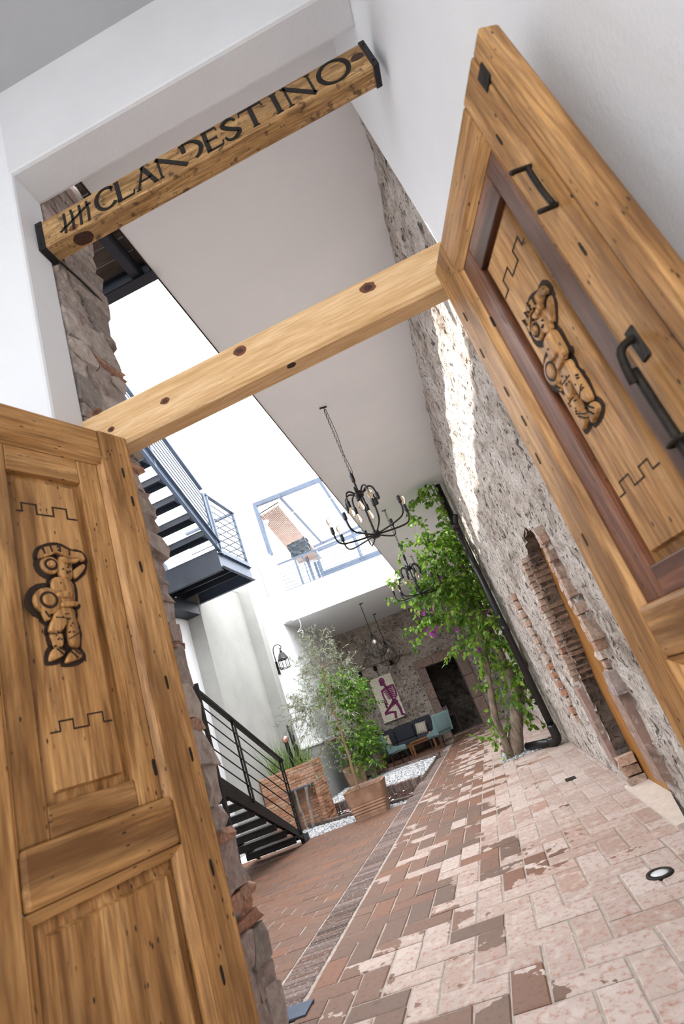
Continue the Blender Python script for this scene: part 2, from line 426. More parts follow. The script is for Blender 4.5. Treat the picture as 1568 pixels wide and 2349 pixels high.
while z < 4.95:
    h = rnd.choice([.04, .08, .10, .13, .17]); y = 1.725; ye = jamb_end(z + h / 2)
    while y < ye - .02:
        l = rnd.uniform(.10, .24)
        if ye - (y + l) < .09: l = ye - y + rnd.uniform(-.012, .012)
        bm = B(); dep = rnd.uniform(.10, .14)
        rough_stone(bm, (-1.180 + rnd.uniform(-.010, .010), y + l / 2, z + h / 2 + rnd.uniform(-.01, .01)), (dep, l * 1.06, h * 1.12), .22, .25)
        chip = h < .08 and rnd.random() < .6
        bobj('stone', bm, MAT['chip' if chip else 'stone'], core)
        y += l
    z += h
# the courtyard face of the front wall
bm = B(); box(bm, -6.2, -1.22, 2.02, 2.06, 0, 5.0); struct('wall_front_court', bm, 'rwall')

# ------------------------------------------------------------------ right stone wall (rough, with a niche doorway)
far_e = [(5.75, .0), (5.79, .34), (5.67, .94), (5.37, 1.37), (5.24, 1.70), (5.10, 1.95), (5.00, 2.14), (4.75, 2.27)]
near_e = [(4.45, 2.28), (4.15, 2.08), (4.12, 1.90), (4.2, 1.68), (4.2, 1.30), (4.26, 1.05), (4.34, .71), (4.42, .3), (4.42, .0)]
NICHE = far_e + near_e
def inpoly(y, z, P):
    c = False; n = len(P)
    for i in range(n):
        (y1, z1), (y2, z2) = P[i], P[i - 1]
        if (z1 > z) != (z2 > z) and y < (y2 - y1) * (z - z1) / (z2 - z1) + y1: c = not c
    return c
def rough_grid(name, mat, pos, U, V, du, dv, amp, skip=None, seed=0.0, sc=2.2):
    vs = []; fs = []; nu = int(U / du); nv = int(V / dv); idx = {}
    for j in range(nv + 1):
        for i in range(nu + 1):
            u, v = i * U / nu, j * V / nv
            p = Vector((u * sc, v * sc, seed))
            h = noise.fractal(p, 1.0, 2.0, 3) * .6 + max(0, noise.noise(p * 2.7 + Vector((9, 4, 2)))) * .5 + noise.noise(p * 7.0) * .28
            idx[(i, j)] = len(vs); vs.append(pos(u, v, h * amp))
    for j in range(nv):
        for i in range(nu):
            if skip and skip((i + .5) * U / nu, (j + .5) * V / nv): continue
            fs.append((idx[(i, j)], idx[(i + 1, j)], idx[(i + 1, j + 1)], idx[(i, j + 1)]))
    me = bpy.data.meshes.new(name); me.from_pydata([tuple(p) for p in vs], [], fs); me.update()
    o = link(name, me, MAT[mat]); tag(o, kind='structure')
    return o
wall_right = rough_grid('wall_right', 'rwall', lambda u, v, h: (.835 - h, 2.30 + u, v), 20.3, 4.96, .05, .045, .05, lambda u, v: inpoly(2.30 + u, v, NICHE), 3.0)
bm = B(); box(bm, 1.22, 1.30, 2.3, 22.6, 0, 5.0)
box(bm, .88, 1.24, 2.30, 2.34, 0, 5.0); struct('wall_right_back', bm, 'mortar')
# reveal of the niche
bm = B(); n = len(NICHE)
for i in range(n - 1):
    a, b = NICHE[i], NICHE[i + 1]
    vs = [bm.verts.new(p) for p in ((.83, a[0], a[1]), (.83, b[0], b[1]), (.96, b[0], b[1]), (.96, a[0], a[1]))]
    bm.faces.new(vs)
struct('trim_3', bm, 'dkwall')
bm = B(); box(bm, .950, .985, 3.9, 6.1, .02, 2.40); door1 = struct('door_1', bm, 'ochre')
bm = B()
prism(bm, [(4.36, .75), (5.80, .75), (5.80, 1.2), (4.36, 1.2)], lambda p: (p[1], p[0], -.02), lambda p: (p[1], p[0], .02 if p[1] < 1 else .06)); struct('trim_4', bm, plain('pale_sill', 'c9bdb2', .9, 0, .1, 12, .4))
def lerp_poly(P, z):
    for (y1, z1), (y2, z2) in zip(P, P[1:]):
        if min(z1, z2) <= z <= max(z1, z2): return y1 + (y2 - y1) * (z - z1) / (z2 - z1 + 1e-9)
    return P[-1][0]
def brick3(name, c, d, mat, parent, jit=.10):
    bm = B(); rough_stone(bm, c, d, jit, .18); return bobj(name, bm, MAT[mat], parent)
# old bricks edging the niche
z = .97
while z < 2.12:
    h = rnd.uniform(.05, .062); y = lerp_poly(far_e, z)
    brick3('brick', (.885 + rnd.uniform(-.01, .01), y + .06 + rnd.uniform(-.012, .012), z + h / 2), (.15, .16, h * 1.02), 'rbrick', wall_right, .08)
    l = rnd.uniform(.10, .2)
    brick3('brick', (.81 + rnd.uniform(-.005, .008), y + .06 + l / 2, z + h / 2), (.10, l, h * .98), 'qbrick', wall_right, .10)
    z += h
z = .99
while z < 2.1:
    h = rnd.uniform(.055, .072); y = lerp_poly(near_e[::-1], z); l = rnd.uniform(.11, .19)
    brick3('brick', (.855 + rnd.uniform(-.008, .008), y - l / 2 + .02, z + h / 2), (.12, l, h * 1.0), 'qbrick', wall_right, .12)
    if rnd.random() < .6:
        brick3('brick', (.815, y - l - .05, z + h / 2), (.10, rnd.uniform(.08, .12), h * 1.1), 'qbrick', wall_right, .1)
    z += h
for (yc, zc, l, h) in ((4.26, .62, .24, .66), (5.93, .55, .26, .78)):
    brick3('stone', (.845, yc, zc), (.15, l, h), 'cantera', wall_right, .05)
brick3('stone', (.84, 4.14, .96), (.16, .2, .17), 'stone', wall_right, .1)
for k in range(3): brick3('stone', (.86, 5.72 + rnd.uniform(-.03, .03), .05 + .09 * k), (.16, .10, .08), 'qbrick', wall_right, .2)
# chase of bricks beside the drain pipe
for k in range(15):
    t = k / 14; p = atX(1178 + (1322 - 1178) * t, 1372 + (1648 - 1372) * t, .80)
    brick3('brick', (.808, p.y, p.z), (.07, .26, .085), 'chip' if .5 < t < .85 else 'qbrick', wall_right, .06)

# ------------------------------------------------------------------ back wall with stone door frame
PHI = math.atan(.162); YB = 21.42
cP, sP = math.cos(PHI), math.sin(PHI)
def bk(u, d, z): return Vector((u * cP + d * (-sP), YB + u * sP + d * cP, z))   # u along the wall, d behind it
def isdoor(u, v): return -1.98 < u - 5.1 < -.62 and v < 2.62
wall_back = rough_grid('wall_back', 'bwall', lambda u, v, h: bk(u - 5.1, -h, v), 6.2, 4.95, .06, .055, .05, isdoor, 8.0, 1.7)
brm = empty('door_frame', bk(0, 0, 0), PHI)
tag(brm, kind='structure'); brm.name = 'door_2'
def block(x0, x1, z0, z1, y0=-.10, y1=.35):
    bm = B(); box(bm, x0 + .004, x1 - .004, y0 + rnd.uniform(-.012, .012), y1, z0 + .004, z1 - .004, .022, 2); return bobj('stone_block', bm, MAT['cantera'], brm)
z0 = 0
for h in (.62, .80, .62, .56): block(-2.22, -1.90, z0, z0 + h); z0 += h
z0 = 0
for h in (.95, .85, .80): block(-.70, -.30, z0, z0 + h); z0 += h
block(-2.30, -1.55, 2.60, 2.93); block(-1.55, -.95, 2.58, 2.93); block(-.95, -.22, 2.60, 2.93)
bm = B(); box(bm, -2.0, -.6, -.05, .4, -.02, .035, .01); bobj('threshold', bm, MAT['cantera'], brm)
# room beyond the doorway
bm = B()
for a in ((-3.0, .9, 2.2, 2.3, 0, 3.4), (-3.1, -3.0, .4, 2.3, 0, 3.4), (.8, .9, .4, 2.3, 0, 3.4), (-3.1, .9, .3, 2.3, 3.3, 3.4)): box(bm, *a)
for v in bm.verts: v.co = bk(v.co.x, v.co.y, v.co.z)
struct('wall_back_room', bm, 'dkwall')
bm = B(); box(bm, -3.1, .9, .3, 2.3, -.05, .0)
for v in bm.verts: v.co = bk(v.co.x, v.co.y, v.co.z)
struct('floor_back_room', bm, 'mortar')
bm = B(); box(bm, -5.2, 1.1, .34, .42, 2.6, 5.2); box(bm, -5.2, -2.0, .34, .42, 0, 2.7); box(bm, -.55, 1.1, .34, .42, 0, 2.7)
for v in bm.verts: v.co = bk(v.co.x, v.co.y, v.co.z)
struct('wall_back_core', bm, 'mortar')
# thin brick ledge and beam pockets
lp = [bk(-4.62 + .18 * k, -.03, 3.43 - .012 * k) for k in range(14)]
for p in lp:
    bm = B(); cbox(bm, (0, 0, 0), (.17, .12, .035), .006); o = bobj('brick', bm, MAT['rbrick'], wall_back); o.location = p; o.rotation_euler = (0, .05, PHI)
for (u) in (-4.32, -3.70, -3.04):
    bm = B(); cbox(bm, (0, 0, 0), (.13, .10, .19)); o = bobj('beam_pocket', bm, plain('pocket_shade', '14100d', .9), wall_back); o.location = bk(u, -.01, 3.22); o.rotation_euler = (0, 0, PHI)  # solid near-black blocks: the shade inside the open pockets is put into their colour

# ------------------------------------------------------------------ left side of the courtyard
bm = B(); box(bm, -5.85, -5.5, 2.1, 21.6, 0, 6.45, .01); wl_ = struct('wall_left', bm, 'white')
bm = B(); box(bm, -5.52, -5.15, 10.72, 13.22, 0, 5.70, .008); struct('wall_left_panel', bm, 'greyp')
bm = B(); box(bm, -5.52, -5.15, 10.72, 13.22, 5.70, 5.74); struct('trim_5', bm, 'dkgrey')
bm = B(); box(bm, -5.52, -4.83, 13.18, 13.50, 0, 5.98, .008); struct('wall_left_pier', bm, 'greyp')
bm = B(); box(bm, -5.52, -4.86, 13.45, 15.65, 0, 5.5, .03, 3); struct('wall_left_lamp', bm, 'white')
bm = B(); box(bm, -5.52, -4.88, 15.6, 20.9, 0, 4.93); struct('wall_left_lounge', bm, 'ceil')
bm = B(); box(bm, -5.0, -4.83, 13.52, 20.7, 0, 1.38); struct('baseboard_left', bm, 'dkgrey')
bm = B(); box(bm, -5.0, -4.80, 13.52, 20.7, 1.39, 1.46, .008); struct('trim_6', bm, 'white')
bm = B(); box(bm, -5.08, -4.60, 15.30, 15.72, 4.93, 7.2, .012, 2); box(bm, -4.78, -4.56, 15.27, 15.70, 4.93, 5.86, .012); struct('wall_parapet_pier', bm, 'white')
bm = B(); box(bm, -5.8, -5.05, 15.3, 21.6, 5.8, 7.2); struct('wall_terrace', bm, 'white')

# ------------------------------------------------------------------ old carved door leaves
FIG = dict(
 headdress=[(.413, 2.051), (.403, 2.078), (.379, 2.091), (.345, 2.097), (.317, 2.086), (.289, 2.078), (.274, 2.058), (.298, 2.05), (.322, 2.054), (.345, 2.065), (.377, 2.065), (.402, 2.047)],
 shoulder=[(.345, 2.062), (.313, 2.049), (.311, 2.012), (.32, 1.976), (.351, 1.985), (.357, 2.01)],
 raised_arm=[(.312, 2.007), (.273, 2.036), (.268, 2.021), (.304, 1.982)],
 torso=[(.38, 1.978), (.351, 1.985), (.32, 1.971), (.316, 1.935), (.323, 1.895), (.36, 1.895), (.369, 1.924), (.385, 1.939)],
 thigh=[(.381, 1.876), (.347, 1.886), (.326, 1.876), (.33, 1.847), (.361, 1.824), (.377, 1.806), (.403, 1.807), (.411, 1.817)],
 shin=[(.408, 1.805), (.378, 1.804), (.375, 1.779), (.38, 1.761), (.399, 1.758), (.406, 1.785)],
 foot=[(.413, 1.75), (.397, 1.76), (.376, 1.756), (.376, 1.739), (.397, 1.727), (.421, 1.723)],
 back_leg=[(.348, 1.886), (.329, 1.86), (.323, 1.804), (.328, 1.758), (.349, 1.759), (.358, 1.787)],
 back_foot=[(.365, 1.738), (.345, 1.754), (.328, 1.744), (.324, 1.725), (.351, 1.716), (.376, 1.714)],
 arm=[(.352, 1.972), (.338, 1.968), (.329, 1.945), (.331, 1.915), (.352, 1.910), (.376, 1.915), (.377, 1.927), (.352, 1.928), (.345, 1.945)],
 belt=[(.366, 1.897), (.32, 1.899), (.318, 1.885), (.366, 1.881)],
 beak=[(.352, 2.05), (.318, 2.044), (.285, 2.048), (.300, 2.034), (.338, 2.030)],
 plume=[(.30, 2.078), (.272, 2.075), (.262, 2.052), (.274, 2.046), (.288, 2.062)],
 tassel=[(.425, 1.872), (.408, 1.867), (.402, 1.848), (.416, 1.844)])
def circ(c, r, n=16): return [(c[0] + r * math.cos(2 * PI * k / n), c[1] + r * math.sin(2 * PI * k / n)) for k in range(n)]
def round_poly(P, k=3):
    q = smoothline([(x, y, 0) for x, y in P + P[:3]], k); n = len(P) * k
    return [(p.x, p.y) for p in q[k:k + n]]
def relief(bm, P, y0, h, s):
    """rounded raised shape on a panel; y grows towards the viewer side s"""
    cx = sum(p[0] for p in P) / len(P); cz = sum(p[1] for p in P) / len(P); n = len(P); rings = []
    for sc, hh in ((1.0, 0.0), (.97, .6), (.84, .92), (.5, 1.0)):
        rings.append([bm.verts.new((cx + (p[0] - cx) * sc, s * (y0 + h * hh), cz + (p[1] - cz) * sc)) for p in P])
    for a, b in zip(rings, rings[1:]):
        for i in range(n): bm.faces.new((a[i], a[(i + 1) % n], b[(i + 1) % n], b[i]))
    bm.faces.new(rings[-1])
def grow(P, d):
    cx = sum(p[0] for p in P) / len(P); cz = sum(p[1] for p in P) / len(P); out = []
    for x, z in P:
        l = math.hypot(x - cx, z - cz) + 1e-6; out.append((x + (x - cx) / l * d, z + (z - cz) / l * d))
    return out
def flat(bm, P, y, s): bm.faces.new([bm.verts.new((x, s * y, z)) for x, z in P])
def line_strip(bm, pts, wdt, y, s):
    for (x0, z0), (x1, z1) in zip(pts, pts[1:]):
        dx, dz = x1 - x0, z1 - z0; l = math.hypot(dx, dz); nx, nz = -dz / l * wdt / 2, dx / l * wdt / 2; ex, ez = dx / l * wdt / 2, dz / l * wdt / 2
        flat(bm, [(x0 - ex + nx, z0 - ez + nz), (x1 + ex + nx, z1 + ez + nz), (x1 + ex - nx, z1 + ez - nz), (x0 - ex - nx, z0 - ez - nz)], y, s)
def figure(panel, s, base, flip):
    fx = (lambda x: .70 - x) if flip else (lambda x: x)
    shapes = {k: round_poly([(fx(x), z) for x, z in P]) for k, P in FIG.items()}
    face, shield = (fx(.378), 2.026), (fx(.403), 1.905)
    g = B()
    for P in list(shapes.values()) + [circ(face, .036), circ(shield, .048)]: prism(g, grow(P, .014), lambda p: (p[0], s * (base - .002), p[1]), lambda p: (p[0], s * (base + .0015), p[1]))
    bobj('carved_ground', g, MAT['groove'], panel)
    f = B()
    for k, P in shapes.items(): relief(f, P, base + (.010 if k in ('arm', 'belt', 'beak') else 0), .016 if k in ('torso', 'thigh', 'shin', 'back_leg') else .013, s)
    relief(f, circ(face, .031), base, .010, s); relief(f, circ(shield, .043), base + .004, .012, s)
    bobj('carved_warrior', f, MAT['old_z'], panel, True, True)
    f = B()
    for c, r, y in ((face, .021, .0095), (shield, .028, .0150)):
        prism(f, circ(c, r), lambda p: (p[0], s * (base + y - .006), p[1]), lambda p: (p[0], s * (base + y + .001), p[1]))
    for (xa, za, xb, zb_) in ((.40, 1.755, .38, 1.735), (.392, 1.758, .374, 1.745), (.35, 1.752, .332, 1.733), (.36, 1.745, .342, 1.722), (.41, 1.80, .378, 1.80), (.357, 1.783, .325, 1.80), (.33, 1.895, .33, 1.882), (.35, 1.895, .35, 1.882), (.40, 2.085, .395, 2.060), (.375, 2.09, .372, 2.068), (.345, 2.095, .345, 2.07), (.315, 2.085, .318, 2.06), (.418, 1.87, .408, 1.85), (.39, 1.85, .345, 1.845)):
        dx, dz = fx(xb) - fx(xa), zb_ - za; l = math.hypot(dx, dz); nx, nz = -dz / l * .0013, dx / l * .0013
        prism(f, [(fx(xa) + nx, za + nz), (fx(xb) + nx, zb_ + nz), (fx(xb) - nx, zb_ - nz), (fx(xa) - nx, za - nz)], lambda p: (p[0], s * (base + .004), p[1]), lambda p: (p[0], s * (base + .0172), p[1]))
    for k in ('shoulder', 'thigh', 'shin', 'torso', 'back_leg', 'headdress'):
        P = shapes[k]; cx = sum(p[0] for p in P) / len(P); cz = sum(p[1] for p in P) / len(P)
        for q in range(6): 
            a = (cx + rnd.uniform(-.016, .016), cz + rnd.uniform(-.022, .022)); prism(f, circ(a, .0028, 5), lambda p: (p[0], s * (base + .010), p[1]), lambda p: (p[0], s * (base + .0175), p[1]))
    tag(bobj('carved_hollows', f, MAT['groove'], panel), kind='stuff')
    f = B(); relief(f, circ(face, .013), base + .010, .006, s); relief(f, circ(shield, .019), base + .015, .005, s)
    relief(f, circ((face[0] + .004, face[1] - .006), .005, 8), base + .014, .006, s)
    tag(bobj('carved_bosses', f, MAT['old_z'], panel, True, True), kind='stuff')
def leaf(name, label, A, d, s, dark, tilt):
    o = thing(name, label, 'door', (A[0], A[1], 0.0))
    ang = math.atan2(d[1], d[0])
    R = Matrix.Rotation(ang, 4, 'Z'); Tt = Matrix.Translation((0, 0, 2.62)) @ Matrix.Rotation(tilt, 4, 'X') @ Matrix.Translation((0, 0, -2.62))
    o.matrix_world = Matrix.Translation((A[0], A[1], 0)) @ R @ Tt
    th = .05
    inner = 'dkold_' if dark else 'old_'
    def pc(nm, x0, x1, z0, z1, yf, mat, bev=.004, yb=-th, par=o):
        bm = B(); ys = sorted((s * yf, s * yb)); box(bm, x0, x1, ys[0], ys[1], z0, z1, bev, 2); return bobj(nm, bm, MAT[mat], par)
    pc('hinge_stile', 0, .13, .02, 2.62, 0, 'old_z', .007); pc('meeting_stile', .56, .672, .02, 2.62, 0, 'old_z', .007)
    pc('top_rail', .131, .559, 2.49, 2.615, 0, 'old_x', .006); pc('lock_rail', .131, .559, 1.155, 1.284, 0.004, 'old_x', .014)
    pc('bottom_rail', .131, .559, .03, .30, 0, 'old_x', .006)
    # sloping mouldings at the inner edge of the frame
    def mould(x0, x1, z0, z1, zi, ver, mat):
        bm = B()
        if ver: P = [(x0, 0), (x1, -.020), (x1, -.03), (x0, -.03)]; prism(bm, P, lambda p: (p[0], s * p[1], z0), lambda p: (p[0], s * p[1], z1))
        else: P = [(z0, 0), (z1, -.020), (z1, -.03), (z0, -.03)]; prism(bm, P, lambda p: (x0, s * p[1], p[0]), lambda p: (x1, s * p[1], p[0]))
        bobj('moulding', bm, MAT[mat], o)
    mould(.13, .56, 2.492, 2.462, 0, False, 'old_x')
    mould(.13, .146, 1.27, 2.46, 0, True, 'old_z'); mould(.56, .546, 1.27, 2.46, 0, True, 'old_z')
    mould(.13, .155, .30, 1.155, 0, True, 'old_z'); mould(.56, .535, .30, 1.155, 0, True, 'old_z'); mould(.13, .56, 1.155, 1.13, 0, False, 'old_x')
    # inner frame
    pc('inner_stile', .146, .226, 1.284, 2.46, -.020, inner + 'z', .004); pc('inner_stile', .474, .546, 1.284, 2.46, -.020, inner + 'z', .004)
    pc('inner_rail', .227, .473, 2.362, 2.46, -.020, inner + 'x', .004); pc('inner_rail', .227, .473, 1.284, 1.358, -.020, inner + 'x', .004)
    def panel(nm, x0, x1, z0, z1, m, back, front):
        bm = B(); yb = -.045
        pr = [((x0, z0, x1, z1), yb), ((x0, z0, x1, z1), back), ((x0 + m * .8, z0 + m * .8, x1 - m * .8, z1 - m * .8), back + .004), ((x0 + m, z0 + m, x1 - m, z1 - m), front)]
        rings = [[bm.verts.new(p) for p in ((q[0], s * y, q[1]), (q[2], s * y, q[1]), (q[2], s * y, q[3]), (q[0], s * y, q[3]))] for q, y in pr]
        for a, b in zip(rings, rings[1:]):
            for i in range(4): bm.faces.new((a[i], a[(i + 1) % 4], b[(i + 1) % 4], b[i]))
        bm.faces.new(rings[-1]); bm.faces.new(rings[0][::-1])
        return bobj(nm, bm, MAT['old_z'], o)
    P1 = panel('carved_panel', .227, .473, 1.358, 2.362, .03, -.042, -.024)
    P2 = panel('lower_panel', .155, .535, .30, 1.13, .035, -.034, -.012)
    figure(P1, s, -.024, s < 0)
    zz = [(.455, 2.213), (.439, 2.213), (.439, 2.243), (.394, 2.243), (.394, 2.208), (.340, 2.208), (.340, 2.243), (.294, 2.243), (.294, 2.206), (.262, 2.206)]
    zl = [(.44, 1.53), (.414, 1.53), (.414, 1.556), (.376, 1.556), (.376, 1.53), (.332, 1.53), (.332, 1.561), (.287, 1.561), (.287, 1.532), (.262, 1.532)]
    for q_, w_ in ((zz, .006), (zl, .0045)):
        g = B(); line_strip(g, q_, w_, -.0232, s); bobj('stepped_groove', g, MAT['groove'], P1)
    return o, pc
dL = (-.3394, -.9407); dR = (.2409, -.9705)
lf, pcL = leaf('carved_door_leaf', 'open old pine door leaf with carved round-shielded warrior, beside the rubble jamb', (-.925, 1.666), dL, 1, False, 0.0)
slots = [(.052, 2.436), (.037, 2.31), (.065, 2.031), (.063, 1.611), (.031, 1.376), (.048, 1.062), (.168, 1.371), (.60, 1.40), (.615, 1.75), (.58, 1.62), (.09, .82)]
for (x, z) in slots:
    bm = B(); prism(bm, round_poly([(x - .004, z - .018), (x + .003, z - .02), (x + .005, z + .018), (x - .003, z + .02)], 2), lambda p: (p[0], -.004, p[1]), lambda p: (p[0], .0015, p[1])); bobj('nail_scar', bm, MAT['iron'], lf)
rf, pcR = leaf('carved_door_leaf', 'open old pine door leaf with iron latch and dark inner frame along the white wall', (.444, 1.603), dR, -1, True, math.radians(-2.6))
# rabbeted cover strip and ironwork of that leaf
bm = B(); box(bm, .674, .735, .0, .055, .02, 2.612, .008, 2); bobj('cover_strip', bm, MAT['old_z'], rf)
bm = B(); box(bm, .650, .690, -.004, .002, 2.50, 2.56, .003); bobj('strike_plate', bm, MAT['iron'], rf)
def bent(pts, r, nm):
    bm = B(); tube(bm, smoothline(pts, 4), r, 7); return bobj(nm, bm, MAT['iron'], rf, True)
bent([(.632, .01, 2.245), (.634, -.05, 2.235), (.640, -.055, 2.225)], .006, 'staple'); bent([(.632, -.010, 2.243), (.632, -.012, 2.17), (.634, -.010, 2.11)], .007, 'staple_bar'); bent([(.632, .01, 2.11), (.632, -.050, 2.10)], .006, 'staple')
bm = B(); box(bm, .585, .615, -.005, .004, 1.69, 1.77, .004); bobj('latch_plate', bm, MAT['iron'], rf)
bent([(.60, .01, 1.75), (.595, -.035, 1.73), (.585, -.04, 1.69), (.575, -.035, 1.66)], .009, 'latch'); bent([(.575, -.02, 1.69), (.57, -.018, 1.45), (.575, -.018, 1.20)], .010, 'bolt_bar')
for z in (1.52, 1.22):
    bent([(.55, .006, z), (.553, -.030, z), (.592, -.030, z), (.595, .006, z)], .005, 'bolt_loop')
for (x, z) in ((.05, 2.35), (.035, 2.2), (.06, 2.02), (.07, 1.9), (.04, 1.78), (.06, 1.5), (.62, 1.98), (.60, 2.4), (.18, 2.2)):
    bm = B(); prism(bm, round_poly([(x - .003, z - .017), (x + .003, z - .015), (x + .003, z + .017), (x - .002, z + .015)], 2), lambda p: (p[0], -.002, p[1]), lambda p: (p[0], .004, p[1])); bobj('nail_scar', bm, MAT['iron'], rf)

# ------------------------------------------------------------------ header beam over the doors
t = thing('header_beam', 'pale new pine beam with knots spanning above both door leaves', 'beam', (-.19, 1.70, 2.63))
bm = B()
prof = [(0, 0.075), (0, .20), (.09, .20), (.09, .0), (.012, 0.0), (.0, .012), (0.004, .06)]
prism(bm, prof, lambda p: (-.97, p[0], p[1]), lambda p: (.935, p[0], p[1])); bobj('timber', bm, MAT['new_x'], t)
def knot(par, x, z, r, y, mat1, on='front', sx=1.5):
    bm = B(); P = [(x + r * sx * math.cos(a) * rnd.uniform(.85, 1.1), z + r * math.sin(a) * rnd.uniform(.85, 1.1)) for a in [2 * PI * k / 12 for k in range(12)]]
    if on == 'front': prism(bm, P, lambda p: (p[0], y + .002, p[1]), lambda p: (p[0], y - .0006, p[1]))
    else: prism(bm, P, lambda p: (p[0], p[1], y + .002), lambda p: (p[0], p[1], y - .0006))
    return bobj('knot', bm, mat1, par)
kn = plain('knot_brown', '6b3a1c', .55, 0, .5, 50); kn2 = plain('knot_dark', '3a2012', .6, 0, .6, 50)
for px, py, r in ((843, 660, .026), (550, 805, .023), (378, 920, .017), (255, 985, .013), (222, 945, .018)):
    p = atY(px, py, 1.70); knot(t, p.x + .19, p.z - 2.63, r, 0, kn, 'front', 1.35); knot(t, p.x + .19, p.z - 2.63, r * .5, -.0008, kn2, 'front', 1.3)
p = atZ(668, 838, 2.63); knot(t, p.x + .19, p.y - 1.70, .016, 0, kn2, 'under', 1.4)

# ------------------------------------------------------------------ sign beam
t = thing('sign_beam', 'scorched pine sign beam with black carved capital letters and steel end caps', 'sign', (-.205, 1.63, 3.855))
bm = B(); box(bm, -.90, .90, 0, .095, 0, .19, .006, 2); bobj('timber', bm, MAT['burnt_x'], t)
for x0, x1 in ((-.925, -.885), (.885, .915)):
    bm = B(); box(bm, x0, x1, -.005, .10, -.005, .195, .003)
    cap = bobj('end_cap', bm, MAT['blacksteel'], t)
    for zz_ in (.03, .16):
        bm = B(); sphere(bm, ((x0 + x1) / 2, -.006, zz_), .005, 8, 5); bobj('rivet', bm, MAT['iron'], cap)
knot(t, .848, .11, .026, 0, kn2, 'front', 1.3); knot(t, -.71, .05, .036, 0, kn2, 'under', 1.5); knot(t, -.72, .03, .02, 0, kn, 'front', 1.4)
def stroke(bm, x0, z0, x1, z1, w0, w1=None):
    w1 = w0 if w1 is None else w1; dx, dz = x1 - x0, z1 - z0; l = math.hypot(dx, dz) or 1e-6; nx, nz = -dz / l, dx / l
    prism(bm, [(x0 + nx * w0 / 2, z0 + nz * w0 / 2), (x1 + nx * w1 / 2, z1 + nz * w1 / 2), (x1 - nx * w1 / 2, z1 - nz * w1 / 2), (x0 - nx * w0 / 2, z0 - nz * w0 / 2)], lambda p: (p[0], .004, p[1]), lambda p: (p[0], -.0035, p[1]))
def serif(bm, x, z, wd=.030): stroke(bm, x - wd / 2, z, x + wd / 2, z, .0055)
def arc(bm, c, rx, rz, a0, a1, thick, thin, n=18):
    pts = []
    for k in range(n + 1):
        a = math.radians(a0 + (a1 - a0) * k / n); w_ = thin + (thick - thin) * abs(math.cos(a)) ** 1.3
        pts.append((c[0] + rx * math.cos(a), c[1] + rz * math.sin(a), w_))
    for p, q in zip(pts, pts[1:]): stroke(bm, p[0], p[1], q[0] + (q[0] - p[0]) * .12, q[1] + (q[1] - p[1]) * .12, p[2], q[2])
Zb, Zt = .030, .170; HZ = Zt - Zb; MZ = (Zb + Zt) / 2; TK, TN = .024, .0115
